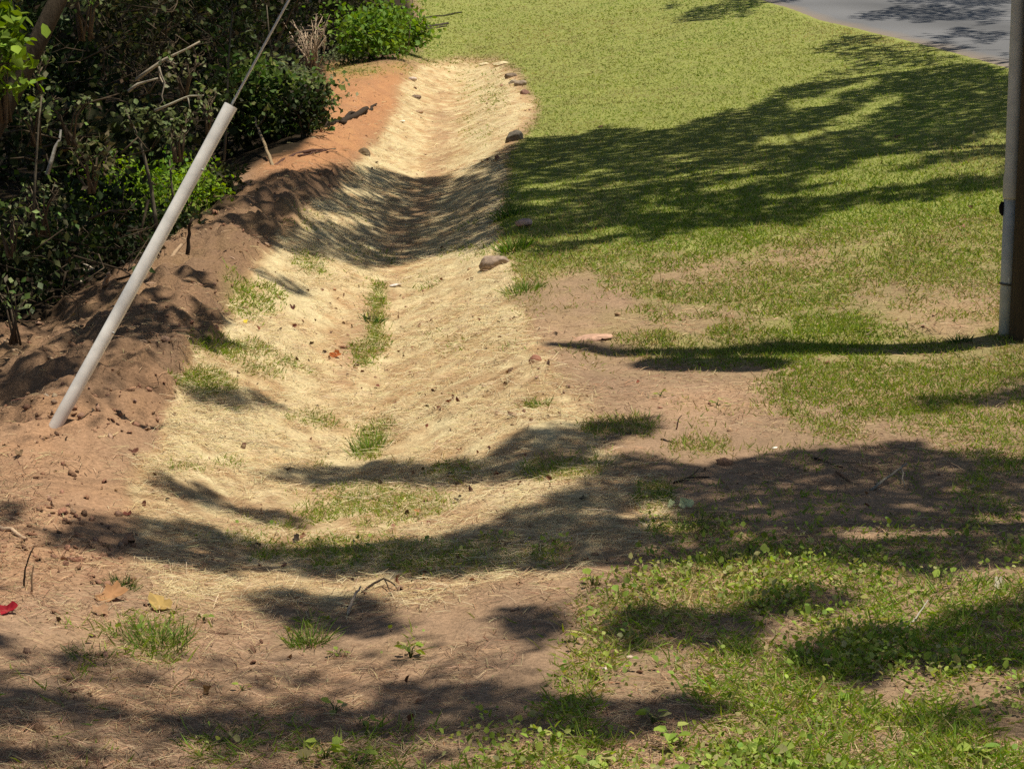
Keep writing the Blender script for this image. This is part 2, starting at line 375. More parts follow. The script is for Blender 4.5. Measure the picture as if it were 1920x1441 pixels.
# ------------------------------------------------------------------ grass, straw, ground cover (uncountable)
def sample_ground(n, x0=-120, x1=2040, y0=-20, y1=1560):
    px = R.uniform(x0, x1, n); py = R.uniform(y0, y1, n)
    x, y, z = unproject(px, py); return px, py, x, y, z
BL5 = np.array([[0, -.5, 0], [0, .5, 0], [.5, .38, .06], [.5, -.38, .06], [1, 0, .28]]); BL5_F = [(0, 1, 2), (0, 2, 3), (3, 2, 4)]
BL3 = np.array([[0, -.5, 0], [0, .5, 0], [1, 0, .1]]); BL3_F = [(0, 1, 2)]
GREEN = np.array([[.20, .29, .04], [.25, .33, .05], [.17, .26, .04], [.30, .34, .08]]); DRYG = np.array([[.46, .39, .18], [.40, .34, .14], [.35, .31, .11]])
def grass_blades(x, y, z, dryp, hmul=1.0, wmul=1.0, lean=.75):
    n = len(x); d = y
    dr = rdir(n); dr[:, 2] = 0; dr /= np.linalg.norm(dr, axis=1)[:, None] + 1e-9
    dr = dr * (lean * R.uniform(.3, 2.6, (n, 1)) * (1 + .7 * ss(10.5, 8.5, d))[:, None]) + np.array([0, 0, 1.0])
    up = rdir(n); up[:, 2] = 0; up += np.array([0, -.6, 0])
    fr = frames(dr, up)
    h = (.020 + .030 * R.random(n) ** 1.5) * hmul * (1 + .7 * ss(9.5, 7.5, d)) * (1 + .02 * np.clip(d - 10, 0, 40))
    wd = np.maximum(.0035, .00042 * d) * R.uniform(.7, 1.4, n) * wmul * (1 + .6 * ss(10.5, 8.5, d))
    dry = R.random(n) < dryp; nearb = (1 + .22 * ss(12, 9, d))[:, None]
    col = np.where(dry[:, None], jit(DRYG, n), jit(GREEN, n)) * nearb
    if lean > 1:
        col = col * .7 + col.mean(0) * .3
        m1 = fbm(x * .55, y * .16, 101, 3)[:, None]; m2 = fbm(x * 2.2, y * .8, 103, 3)[:, None]
        col = col * (.72 + .56 * m2) * (1 + (m1 - .5) * np.array([.5, .05, .35]))
    return np.stack([x, y, z - .003], 1), fr, np.stack([h, wd, h], 1), col
def dryness(x, y):
    return np.clip(.20 + 1.15 * (fbm(x * .8, y * .35, 71, 4) - .5) * 2 + .10 * ss(20, 40, y), .04, .92)
px, py, x, y, z = sample_ground(1250000)
s_, g_, r_, rd_, wd_ = zones(x, y)
pat = fbm(x * 4.5, y * 3.2, 73, 3); pat2 = fbm(x * 1.4, y * 1.0, 75, 3)
lawn = ss(.75, .95, g_)
keepp = np.clip(g_ * (.85 + .15 * lawn) * (lawn + (1 - lawn) * np.clip((pat + .6 * pat2 - .8 + .45 * g_) * 4.0, 0, 1.6)) * .9, 0, 1)
onroad = (x > road_edge(y) - .02) & (y > 11)
keepp = keepp * np.where(s_ > .25, 1.7, 1) * np.where((g_ < .9) & (y > 11.5), 1.45, 1) * np.where(y < 9.8, .42, 1)
keep = (R.random(len(x)) < keepp * np.where(y > 17, .95, .62)) & (~onroad) & (y < 90) & (wd_ < .6 + .4 * (g_ > .5))
x, y, z, g_ = x[keep], y[keep], z[keep], g_[keep]
near = y < R.uniform(14, 23, len(y))
for nm, mk, tv, tf, lab in [('lawn_grass', ~near, BL3, BL3_F, 'mown lawn grass, yellow-green, on the slope up to the road'), ('rough_grass', near, BL5, BL5_F, 'thin rough grass growing through bare clay in front of the pole')]:
    a = grass_blades(x[mk], y[mk], z[mk] - (0.004 if nm == 'lawn_grass' else 0), dryness(x[mk], y[mk]) * (.9 if nm == 'rough_grass' else 1), 1.0 if nm == 'rough_grass' else .85, 1.0, .75 if nm == 'rough_grass' else 1.15)
    V, F, C = scatter(tv, tf, *a)
    tag(put(nm, mesh(nm, V, F, M_GRASS, C)), lab, kind='stuff')
NG = int(near.sum()), int((~near).sum())

# straw fibres of the erosion matting
px, py, x, y, z = sample_ground(640000)
s_ = zones(x, y)[0]; pat = fbm(x * 7, y * 5, 77, 3)
pat = .6 * pat + .4 * fbm(x * 2.0, y * 1.3, 78, 3)
keep = R.random(len(x)) < np.clip(s_ * (.12 + 3.3 * (pat - .385)), 0, 1) * .85
x, y, z = x[keep], y[keep], z[keep]; n = len(x)
th = R.normal(0.2, .9, n) + math.pi * (R.random(n) < .5)
d_ = np.stack([np.cos(th), np.sin(th), R.normal(.02, .16, n)], 1); up = np.stack([R.normal(0, .3, n), R.normal(-.3, .3, n), np.ones(n)], 1)
ST = np.array([[-.5, -.5, 0], [-.5, .5, 0], [.02, .5, .05], [.02, -.5, .05], [.5, .45, 0], [.5, -.45, 0]]); ST_F = [(0, 1, 2, 3), (3, 2, 4, 5)]
ln = R.uniform(.03, .11, n) * (1 + .012 * y); wdt = np.maximum(.0016, .00017 * y) * R.uniform(.7, 1.3, n)
ST_C = np.array([[.64, .535, .31], [.72, .61, .38], [.50, .37, .19], [.54, .46, .23], [.38, .26, .14], [.44, .32, .2]])
V, F, C = scatter(ST, ST_F, np.stack([x, y, z + R.uniform(.001, .016, n)], 1), frames(d_, up), np.stack([ln, wdt, ln], 1), jit(ST_C, n, .12, .04))
tag(put('straw_matting', mesh('straw_matting', V, F, M_STRAW, C)), 'pale straw erosion matting lining the whole swale', kind='stuff')
NS = n

# dry pine straw / root fibres on the clay
px, py, x, y, z = sample_ground(240000)
s_, g_, r_, rd_, wd_ = zones(x, y)
keep = R.random(len(x)) < np.clip((1 - s_) * (1 - .55 * g_), 0, 1) * (g_ < .9) * (1 - wd_) * np.clip((fbm(x * 2, y * 1.5, 79, 3) - .36) * 3 + .5 * ss(.15, .5, g_), 0, 1) * .55
x, y, z = x[keep], y[keep], z[keep]; n = len(x); th = R.uniform(0, 6.28, n)
d_ = np.stack([np.cos(th), np.sin(th), R.normal(.02, .12, n)], 1); up = np.stack([R.normal(0, .3, n), R.normal(-.2, .3, n), np.ones(n)], 1)
ln = R.uniform(.02, .09, n) * (1 + .01 * y); wdt = np.maximum(.0018, .00022 * y) * R.uniform(.7, 1.3, n)
PS = np.array([[.46, .37, .2], [.42, .27, .16], [.34, .19, .11], [.50, .36, .22], [.25, .14, .08], [.16, .10, .06]])
V, F, C = scatter(ST, ST_F, np.stack([x, y, z + R.uniform(.001, .012, n)], 1), frames(d_, up), np.stack([ln, wdt, ln], 1), jit(PS, n, .2, .05))
tag(put('plant_debris', mesh('plant_debris', V, F, M_DRY, C)), 'fine dry needles and root fibres strewn over the bare clay', kind='stuff')

# soil clods
ico_v = np.array([[0, 0, 1], [.9, 0, .2], [.25, .85, .25], [-.75, .5, .2], [-.7, -.55, .25], [.3, -.9, .2], [.5, .5, -.5], [-.5, .4, -.5], [-.1, -.6, -.5]])
ico_f = [(0, 1, 2), (0, 2, 3), (0, 3, 4), (0, 4, 5), (0, 5, 1), (1, 6, 2), (2, 7, 3), (2, 6, 7), (3, 7, 4), (4, 8, 5), (4, 7, 8), (5, 8, 1), (1, 8, 6)]
px, py, x, y, z = sample_ground(130000)
s_, g_, r_, rd_, wd_ = zones(x, y)
lump = fbm(x * 2.5, y * 1.7, 81, 3)
strip = np.clip(ss(980, 1080, px) * 0, 0, 1)
keep = R.random(len(x)) < np.clip((r_ * (1 - s_) * ss(250, 420, py) * .45 + r_ * (1 - s_) * .15 + .06 * (1 - g_) + .08 * s_) * (lump - .42) * 5, 0, 1) * (1 - wd_) * .20
x, y, z = x[keep], y[keep], z[keep]; n = len(x)
sz = (.004 + .014 * R.random(n) ** 3 + .024 * (R.random(n) < .03) * R.random(n)) * (1 + .02 * y)
fr = frames(rdir(n, 0), rdir(n, 1))
CL = np.array([[.38, .22, .13], [.33, .18, .11], [.42, .26, .17], [.26, .15, .09]])
V, F, C = scatter(ico_v, ico_f, np.stack([x, y, z + sz * .2], 1), fr, np.stack([sz * R.uniform(.8, 1.8, n), sz * R.uniform(.7, 1.3, n), sz * R.uniform(.35, .8, n)], 1), jit(CL, n, .15, .04))
tag(put('soil_clods', mesh('soil_clods', V, F, M_GROUND, C, False)), 'crumbled reddish clods lying over the clay banks', kind='stuff')
NC = n

# broadleaf ground cover in the foreground
px, py, x, y, z = sample_ground(170000, -120, 2040, 900, 1560)
g_ = zones(x, y)[1]; pat = fbm(x * 3.0, y * 2.4, 83, 3)
keep = R.random(len(x)) < np.clip((g_ - .15) * 1.6, 0, 1) * np.clip((pat - .40) * 4, .06, 1) * ss(880, 1150, py) * .58 * (.10 + .9 * ss(820, 1080, px + .35 * (py - 1100)))
x, y, z = x[keep], y[keep], z[keep]; n = len(x)
d_ = rdir(n, .35); up = rdir(n, 1.6)
L = R.uniform(.009, .024, n) + .012 * (R.random(n) < .12); BRD = np.array([[.27, .36, .06], [.33, .41, .08], [.20, .29, .05], [.36, .40, .11], [.38, .35, .15]])
V, F, C = scatter(LEAF, LEAF_F, np.stack([x, y, z + R.uniform(.002, .05, n)], 1), frames(d_, up), np.stack([L, L * R.uniform(.6, .95, n), L], 1), jit(BRD, n, .18, .05))
tag(put('weed_cover', mesh('weed_cover', V, F, M_LEAF, C)), 'low broad-leaved weeds carpeting the near right foreground', kind='stuff')
NW = n

# leaf litter flecks on matting and clay
px, py, x, y, z = sample_ground(42000)
s_, g_, r_, rd_, wd_ = zones(x, y)
lf = (((px - 880) / 250) ** 2 + ((py - 700) / 110) ** 2 < 1) * ss(.35, .6, fbm((y - .7 * x) * 5.5, (x + y) * .9, 44, 3))
keep = R.random(len(x)) < np.clip(.012 + .28 * s_ * ss(.52, .70, fbm(x * 1.7, y * 1.2, 85, 3)) + .9 * lf * s_, 0, 1) * (1 - .8 * g_) * (1 - wd_) * .45
x, y, z = x[keep], y[keep], z[keep]; n = len(x)
L = R.uniform(.008, .026, n) * (1 + .03 * y); DL = np.array([[.20, .11, .06], [.14, .08, .045], [.26, .14, .07], [.09, .055, .035], [.20, .08, .05]])
V, F, C = scatter(LEAF * np.array([1, 1, 3.0]), LEAF_F, np.stack([x, y, z + .006], 1), frames(rdir(n, .2), rdir(n, .8)), np.stack([L, L * .7, L], 1), jit(DL, n, .2, .06))
tag(put('leaf_litter', mesh('leaf_litter', V, F, M_DRY, C)), 'small dark dead leaf scraps scattered over the straw', kind='stuff')

# ------------------------------------------------------------------ utility pole and guy wire
pb = gp(1945, 634); PH = 10.4
pole = empty('utility_pole', pb, 'dark wooden utility pole with a grey conduit at the right edge', 'utility pole')
b = MB(); zs = np.linspace(-.4, PH, 26); b.tube([(0.004 * math.sin(k), 0.004 * math.cos(k * 2), k) for k in zs], [.158 - .006 * max(k, 0) for k in zs], 24, (.060, .043, .024))
put('pole_shaft', b.mesh('pole_shaft', M_POLE), pole)
cb = gp(1884, 627)
co = np.array([cb[0] - pb[0], cb[1] - pb[1] - .02])
b = MB(); GREY = (.52, .52, .47)
cz = float(cb[2] - pb[2])
zj = 0.785
b.tube([(co[0], co[1], cz - .2), (co[0], co[1], zj)], .0405, 24, GREY)
con = put('conduit', b.mesh('conduit', M_PVC), pole)
b = MB(); b.tube([(co[0], co[1], zj - .012), (co[0], co[1], zj), (co[0], co[1], zj + .10), (co[0], co[1], zj + .14), (co[0], co[1], 3.2), (co[0], co[1], 5.2)], [.0440, .0470, .0470, .0412, .0405, .0405], 24, GREY)
put('upper_conduit', b.mesh('upper_conduit', M_PVC), con)
b = MB()
for k in range(14):
    th0 = math.pi * (.02 + k / 13 * 1.0); b_ = 0
ths = np.linspace(math.pi * 1.02, math.pi * 2.1, 14); zst = .30 + cz
b.tube([(co[0] + .0445 * math.cos(t), co[1] + .0445 * math.sin(t), zst - .01 * k / 13) for k, t in enumerate(ths)] + [(co[0] + .085, co[1] + .03, zst - .02)], .0065, 6, (.10, .085, .06))
put('conduit_strap', b.mesh('conduit_strap', M_STEEL), pole)
b = MB(); b.tube([(co[0] - .044, co[1], zj - .03), (co[0] - .053, co[1] - .002, zj - .06), (co[0] - .050, co[1], zj - .09), (co[0] - .044, co[1], zj - .11)], [.010, .015, .013, .004], 7, (.015, .012, .01))
put('conduit_clip', b.mesh('conduit_clip', M_BARK), pole)
b = MB(); th = math.radians(238)
b.tube([(math.cos(th + .10 * math.sin(k * 1.7)) * (.166 - .006 * max(k, 0)), math.sin(th + .10 * math.sin(k * 1.7)) * (.166 - .006 * max(k, 0)), k) for k in np.linspace(-.1, 6, 30)], .0045, 5, (.20, .15, .08))
put('ground_wire', b.mesh('ground_wire', M_STEEL), pole)
# transformer can, bracket and crossarm high on the pole (their shadow lies on the lawn)
b = MB(); b.tube([(0, -.42, 6.35), (0, -.42, 6.40), (0, -.42, 7.75), (0, -.42, 7.80), (0, -.42, 7.86)], [.24, .27, .27, .285, .2], 24, (.30, .31, .31))
tr = put('transformer_can', b.mesh('transformer_can', M_STEEL), pole)
b = MB(); b.tube([(0, -.42, 7.8), (0, -.42, 8.0), (0, -.42, 8.02), (0, -.42, 8.2)], [.05, .06, .045, .03], 12, (.35, .25, .2)); put('bushing', b.mesh('bushing', M_PVC), tr)
b = MB(); b.tube([(0, -.17, 6.8), (0, -.1, 6.8)], .05, 8, (.3, .3, .3)); put('transformer_bracket', b.mesh('transformer_bracket', M_STEEL), pole)
b = MB(); b.tube([(0, -.17, 7.5), (0, -.1, 7.5)], .05, 8, (.3, .3, .3)); put('transformer_bracket', b.mesh('transformer_bracket', M_STEEL), pole)

# guy wire: runs from the anchor at left to the pole; its attachment height follows from where its guard shows
ab = gp(112, 800)
best = None
for H in np.linspace(6.0, 12.0, 241):
    top = np.array([pb[0], pb[1], pb[2] + H])
    t = np.linspace(.05, .35, 400); P = ab[None] + (top - ab)[None] * t[:, None]
    u_, v_ = project(P[:, 0], P[:, 1], P[:, 2]); k = np.argmin(np.abs(v_ - 198)); e = abs(u_[k] - 441)
    if best is None or e < best[0]: best = (e, H, t[k])
_, GH, GT = best
top = np.array([pb[0] - .12, pb[1], pb[2] + GH]); dirv = (top - ab) / np.linalg.norm(top - ab)
guy = empty('guy_wire', ab, 'steel guy wire with a long pale plastic guard, anchored in the clay', 'guy wire')
Lg = GT * np.linalg.norm(top - ab)
b = MB(); b.tube([-dirv * .3, (top - ab) * .5, top - ab], .0062, 8, (.62, .62, .57)); put('wire', b.mesh('wire', M_STEEL), guy)
b = MB(); ks = np.linspace(-.12, Lg, 14); rr = [.031 if q < Lg * .97 else .033 for q in ks]
b.tube([dirv * q + np.array([.004 * math.sin(q * 2), 0, 0]) for q in ks], rr, 28, np.repeat(np.array([(.86, .82, .74)]) * (1 - .45 * np.exp(-np.clip(ks, 0, 9) / .09))[:, None] + np.array([(.30, .19, .12)]) * (.45 * np.exp(-np.clip(ks, 0, 9) / .09))[:, None], 28, 0), cap=False)
ri = [r - .006 for r in rr]
b.tube([dirv * q + np.array([.004 * math.sin(q * 2), 0, 0]) for q in ks], ri, 28, (.4, .39, .36), cap=False)
gg = put('guy_guard', b.mesh('guy_guard', M_PVC), guy)
for fq in (.28, .80):
    b = MB(); q0 = dirv * (Lg * fq); sd = np.array([.80, -.55, -.23]); sd /= np.linalg.norm(sd); b.tube([q0 + sd * .026, q0 + sd * .037, q0 + sd * .041], [.007, .007, .004], 8, (.35, .33, .3)); put('bolt', b.mesh('bolt', M_STEEL), gg)
# rim at the open top joining both skins
th = np.arange(28) * 2 * math.pi / 28; a_ = np.cross(dirv, [0, 0, 1.]); a_ /= np.linalg.norm(a_); b2 = np.cross(dirv, a_)
o_ = dirv * (Lg + .001) + np.array([.004 * math.sin(Lg * 2), 0, 0])
V = np.concatenate([o_ + r * (np.cos(th)[:, None] * a_ + np.sin(th)[:, None] * b2) for r in (.0335, .0265)])
put('guard_rim', mesh('guard_rim', V, [(k, (k + 1) % 28, 28 + (k + 1) % 28, 28 + k) for k in range(28)], M_PVC, np.tile([.8, .78, .72], (56, 1))), guy)

# ------------------------------------------------------------------ woods: shrubs, saplings, vines
def shrub(name, label, base, rad, hgt, nleaf, lsize, cols, group=None, cat='shrub', nst=9, flat=1.0, low=.12, wide=.75, dead=False, stemcol=(.10, .075, .05)):
    base = np.asarray(base, float); root = empty(name, base, label, cat, group)
    b = MB(); tips = []
    for i in range(nst):
        a = R.uniform(0, 6.28); q = rad * math.sqrt(R.random()); h = hgt * R.uniform(.55, 1.0)
        e = np.array([q * math.cos(a), q * math.sin(a), h]); m1 = e * np.array([.35, .35, .5]) + R.normal(0, .06 * hgt, 3); m1[2] = max(m1[2], .05)
        s0 = np.array([R.normal(0, .10 * rad), R.normal(0, .10 * rad), -.06])
        P = np.array([s0, m1, e]); r0 = (.010 + .006 * hgt) * R.uniform(.6, 1.2)
        b.tube(P, [r0, r0 * .65, r0 * .2], 5, np.array(stemcol) * R.uniform(.7, 1.3)); tips += [e, m1 * .5 + e * .5, m1]
        for j in range(3):
            f = R.uniform(.35, .95); p0 = m1 * (1 - f) + e * f; e2 = p0 + rdir(1, .4)[0] * R.uniform(.15, .4) * rad
            e2[2] = max(e2[2], .05); b.tube([p0, (p0 + e2) / 2 + R.normal(0, .02, 3), e2], [r0 * .4, r0 * .3, r0 * .12], 4, np.array(stemcol) * R.uniform(.7, 1.3)); tips += [e2, e2]
    put('stem', b.mesh('stem', M_BARK), root)
    if nleaf:
        T = np.array(tips); k = R.integers(0, len(T), nleaf)
        pos = T[k] + R.normal(0, 1, (nleaf, 3)) * rad * .22 * np.array([1, 1, .8])
        extra = R.random(nleaf) < .35
        th = R.uniform(0, 6.28, nleaf); q = rad * wide * np.sqrt(R.random(nleaf)); hh = hgt * (low + (1 - low) * R.random(nleaf))
        q = q * np.sqrt(np.clip(1.15 - (hh / hgt) ** 2, 0.1, 1))
        ex = np.stack([q * np.cos(th), q * np.sin(th), hh], 1); pos = np.where(extra[:, None], ex, pos)
        pos[:, 2] = np.abs(pos[:, 2]) + .01
        d_ = rdir(nleaf, -.1); up = rdir(nleaf, 1.3)
        L = lsize * R.uniform(.6, 1.35, nleaf)
        small = lsize * FPX / base[1] < 22
        V, F, C = scatter(LEAF4 if small else LEAF, LEAF4_F if small else LEAF_F, pos, frames(d_, up), np.stack([L, L * R.uniform(.5, .8, nleaf), L], 1), jit(cols, nleaf, .2, .06))
        tag(put('foliage', mesh('foliage', V, F, M_LEAF, C), root), kind='stuff')
    return root
DG = np.array([[.018, .032, .008], [.024, .042, .010], [.015, .026, .007], [.032, .048, .013], [.028, .024, .012]] * 6 + [[.15, .20, .07]])  # woods leaves darkened as if deep in shade; pale entry paints sunlit flecks
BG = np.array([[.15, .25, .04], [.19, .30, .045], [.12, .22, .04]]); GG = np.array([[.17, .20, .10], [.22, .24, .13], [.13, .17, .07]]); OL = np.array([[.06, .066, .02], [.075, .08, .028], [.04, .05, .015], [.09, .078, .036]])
edge_pts = np.array([gp(*p) for p in [(-300, 670), (0, 640), (130, 575), (230, 515), (330, 425), (435, 335), (505, 295), (600, 215), (620, 125), (700, 108), (775, 80), (770, 30), (765, -10)]])
o = np.argsort(edge_pts[:, 1]); EY, EX = edge_pts[o, 1], edge_pts[o, 0]
def wedge(y): return np.interp(y, EY, EX)
# anonymous understory mass, individual shrubs
ROWS = []
for d in [13.2, 14.4, 15.8, 17.4, 19.2, 21.4, 24, 27, 30.5, 34.5, 39, 44.5, 51, 59, 68]:
    e = float(wedge(d)); lo = -.235 * d - 1.2
    xx = e - R.uniform(.75, 1.1)
    while xx > lo:
        ROWS.append((xx + R.normal(0, .15), d + R.normal(0, .4))); xx -= R.uniform(.9, 1.4) * (1 + .012 * d)
LASTY = None
for (xx, yy) in ROWS:
    lowf = .22 if (yy < 20.2 and yy > 16.3 and xx > wedge(yy) - 2.2) else .42 if (yy < 29 and xx > wedge(yy) - 1.75) else 1.0
    far = yy > 40
    ax = -.213 * yy
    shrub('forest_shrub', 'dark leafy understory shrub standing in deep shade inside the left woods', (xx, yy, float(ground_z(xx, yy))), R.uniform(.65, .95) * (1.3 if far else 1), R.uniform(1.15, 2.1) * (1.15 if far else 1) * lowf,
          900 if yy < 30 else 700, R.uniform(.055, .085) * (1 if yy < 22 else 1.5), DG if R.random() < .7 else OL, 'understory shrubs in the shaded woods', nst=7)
def brush(label, px_, py_, d_, n=15, sz=.55, col=(.062, .045, .028)):
    c_ = at_depth(px_, py_, d_); b = MB(); root = empty('dry_brush', c_, label, 'brush')
    for i in range(n):
        p = R.normal(0, sz * .45, 3) * [1, .6, .6]; q = p + rdir(1)[0] * np.array([1.2, .6, .55]) * sz * R.uniform(.4, 1.1)
        r0 = R.uniform(.004, .009); m_ = (p + q) / 2 + R.normal(0, .06, 3); cc = np.array(col) * R.uniform(.6, 1.7)
        b.tube([p, m_, q], [r0, r0 * .8, r0 * .3], 5, cc); e = m_ + rdir(1)[0] * sz * .4; b.tube([m_, (m_ + e) / 2 + R.normal(0, .03, 3), e], [r0 * .6, r0 * .5, r0 * .2], 4, cc)
    tag(put('twigs', b.mesh('twigs', M_STICK), root), kind='stuff')
    n = 40; P = R.normal(0, sz * .5, (n, 3)) * [1, .6, .6]; L = R.uniform(.04, .08, n)
    V, F, C = scatter(LEAF4, LEAF4_F, P, frames(rdir(n, -.3), rdir(n, .8)), np.stack([L, L * .6, L], 1), jit(np.array([[.10, .075, .04], [.08, .09, .03], [.05, .08, .02]]), n))
    tag(put('dead_leaves', mesh('dead_leaves', V, F, M_DRY, C), root), kind='stuff')
for a in [('brown tangle of twigs and dead leaves above the white peeled branch', 200, 130, 17.5), ('brown twig tangle behind the pale bare branch', 330, 60, 20.0), ('tan dry twigs beside the upper guy wire', 470, 40, 25.0), ('dark twig tangle low in the left woods under the lime weeds', 130, 470, 14.6),
          ('dry twigs between the leaning sapling and the white branch', 180, 280, 16.2), ('reddish dry twig tangle near the top left of the woods', 250, 30, 22.0)]: brush(*a)
# low dark growth right at the wood's edge, near the clay
for px_, py_, r_, h_, lab in [(40, 600, .42, .62, 'dark low bush with a few pale leaves at the lower left edge of the woods'), (120, 560, .45, .6, 'dark bush just above the root-strewn clay, left of the guy guard'),
                              (210, 505, .36, .30, 'shaded bush touching the left side of the guy guard'), (305, 452, .30, .16, 'dull low bush behind the guy guard above the clay ledge'), (395, 385, .30, .30, 'olive grassy bush at the clay edge right of the guy guard')]:
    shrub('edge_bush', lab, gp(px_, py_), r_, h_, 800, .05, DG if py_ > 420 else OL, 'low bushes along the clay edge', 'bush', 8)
# named lit plants
LIME = np.array([[.21, .33, .035], [.26, .39, .045], [.17, .28, .035]])
shrub('weed_patch', 'bright lime green sunlit weed patch in the dark woods, just left of the guy guard', gp(235, 424), .52, .46, 1400, .045, LIME, None, 'weed patch', 12, wide=1.0, low=.3)
shrub('weed_patch', 'bright lime green sunlit weed patch in the woods, hidden partly by the guy guard', gp(355, 408), .42, .36, 1000, .045, LIME, None, 'weed patch', 10, wide=1.0, low=.3)
shrub('vine_bush', 'rounded bush with broad sunlit leaves below the guy wire', gp(515, 262), .66, .74, 2200, .085, np.array([[.08, .14, .03], [.12, .18, .04], [.05, .09, .02], [.22, .26, .08]]), None, 'bush', 10)
shrub('dusty_bush', 'grey-green dusty bush beside the orange clay bank', gp(560, 235), .55, .62, 1700, .055, GG, None, 'bush', 9)
shrub('dark_bush', 'dark rounded bush overhanging the clay bank near the thin stake', gp(572, 262), .42, .50, 1300, .06, DG, None, 'bush', 8)
shrub('kudzu_bush', 'bright green leafy bush at the far end of the clay bank', gp(700, 112), .85, .78, 2000, .10, BG, None, 'bush', 10)
shrub('kudzu_bush', 'fresh green trailing bush touching the far lawn, by a thin bare sapling', gp(755, 100), .62, .60, 1300, .10, np.array([[.14, .24, .035], [.17, .27, .04], [.11, .2, .03]]), None, 'bush', 8)
shrub('olive_bush', 'tall olive bush behind the dead twigs near the top of the picture', gp(625, 112) + np.array([-.3, 2.5, 0]), 1.0, 1.7, 1800, .09, OL, None, 'bush', 9)
shrub('dead_shrub', 'leafless tangle of pale dead twigs in front of the dark woods', gp(585, 140), .50, 1.0, 0, .05, DG, None, 'dead shrub', 30, stemcol=(.50, .38, .27))
shrub('edge_weeds', 'low grey-green weeds fringing the top of the orange clay', gp(650, 122), .6, .18, 700, .06, GG, None, 'weeds', 8, wide=1.1)
shrub('left_vine', 'sunlit yellow-green vine leaves at the upper left border', at_depth(5, 100, 14.2) - np.array([0, 0, .35]), .28, .62, 330, .075, np.array([[.17, .26, .03], [.20, .30, .04]]), None, 'vine', 6)
shrub('hanging_spray', 'spray of small pale round leaves high in the left woods', at_depth(155, 60, 16.0), .22, .42, 110, .04, np.array([[.16, .2, .09], [.2, .24, .11]]), None, 'leaf spray', 5)
shrub('leaf_spray', 'tan and green leaf spray low in the dark left woods', at_depth(175, 345, 16.0), .24, .34, 110, .05, np.array([[.22, .21, .10], [.13, .17, .06]]), None, 'leaf spray', 5)
SPR = [('sunlit pale leaf spray at the very top left of the woods', 165, 15, 15.6), ('small sunlit leaves beside the leaning dark trunk', 75, 130, 15.4), ('flecks of sunlit leaves left of the white peeled branch', 60, 215, 15.2), ('sunlit leaf spray above the left end of the lime weeds', 130, 215, 15.6),
       ('bright small leaves just left of the lime weed patch', 75, 385, 15.2), ('sunlit leaves low at the left border above the dark bush', 15, 420, 14.6), ('green leaf spray under the pale bare branch', 345, 135, 16.8), ('sunlit leaves under the leaning sapling crown', 330, 250, 16.8),
       ('leaf flecks in the dark gap behind the guy guard', 390, 200, 17.5), ('sunlit leaves over the low bush at the lower left', 25, 580, 13.4)]
for lab, px_, py_, d_ in SPR:
    shrub('leaf_spray', lab, at_depth(px_, py_, d_) - np.array([0, 0, .14]), .20, .28, 60, .042, np.array([[.20, .25, .10], [.16, .24, .06], [.24, .26, .14]]), None, 'leaf spray', 5)
shrub('grass_clump', 'olive tall grass clump with seed stalks, right of the guy guard top', gp(470, 262), .40, .55, 1300, .07, np.array([[.15, .16, .05], [.19, .19, .06]]), None, 'grass clump', 12)

def tree_tube(path, rad, col, k=10, nm='trunk'):
    b = MB(); b.tube(path, rad, k, col); return b
# ------------------------------------------------------------------ sticks, roots, twigs
TANW = (.38, .26, .16); PALE = (.50, .42, .31); DARK = (.045, .032, .022); GRY = (.24, .21, .16); BRN = (.17, .10, .06)
def stick(name, label, cat, pts, rpx, col, k=6, extra=(), group=None, lift=.35):
    """pts: (px, py[, height in m]) laid on the ground"""
    def conv(ps):
        out = []
        for p in ps:
            q = gp(p[0], p[1])
            if len(p) > 2: q = q + np.array([0, 0, p[2]])
            out.append(q)
        return np.array(out)
    P = conv(pts); rad = rpx / FPX * P[0, 1]
    def dens(P):
        if len(P) < 3:
            t = np.linspace(0, 1, 5)[:, None]; Q_ = P[:1] + (P[-1:] - P[:1]) * t; Q_[1:-1] += R.normal(0, rad * .35, (3, 3)); return Q_
        t = np.linspace(0, len(P) - 1, 3 * len(P)); i = np.minimum(t.astype(int), len(P) - 2); f = (t - i)[:, None]
        return P[i] * (1 - f) + P[i + 1] * f + R.normal(0, rad * .22, (len(t), 3))
    b = MB(); Q_ = dens(P); Q_[:, 2] += rad * lift
    b.tube(Q_, np.linspace(rad, rad * .55, len(Q_)) * R.uniform(.85, 1.15, len(Q_)), k, col)
    for e in extra:
        E = dens(conv(e)); E[:, 2] += rad * .3; b.tube(E, np.linspace(rad * .6, rad * .25, len(E)), 5, col)
    return tag(put(name, b.mesh(name, M_STICK, True, P[0]), None, P[0]), label, cat, group)
def air(name, label, cat, pts, d, rpx, col, extra=(), group=None):
    b = MB(); r0 = rpx / FPX * d
    P = np.array([at_depth(p[0], p[1], d + (p[2] if len(p) > 2 else 0)) for p in pts]); o_ = P[0]
    b.tube(P, np.linspace(r0, r0 * .45, len(P)), 6, col)
    for e in extra:
        E = np.array([at_depth(p[0], p[1], d + (p[2] if len(p) > 2 else 0)) for p in e]); b.tube(E, np.linspace(r0 * .6, r0 * .25, len(E)), 5, col)
    return tag(put(name, b.mesh(name, M_STICK, True, o_), None, o_), label, cat, group)
stick('fallen_log', 'charred dark log lying on the orange clay beside the bush', 'log', [(585, 240), (620, 234), (655, 226), (690, 208)], 9, DARK, 9, [[(680, 214), (706, 200)], [(640, 236), (665, 216)]])
stick('fallen_log', 'weathered dark log on the far lawn, nearer of two', 'log', [(782, 57), (808, 50), (840, 46)], 4, (.07, .055, .04), 8, [[(800, 55), (838, 50)]])
stick('fallen_branch', 'long thin dark branch on the far lawn behind the weathered log', 'branch', [(790, 36), (830, 31), (865, 24)], 2.6, (.05, .045, .02), 6)
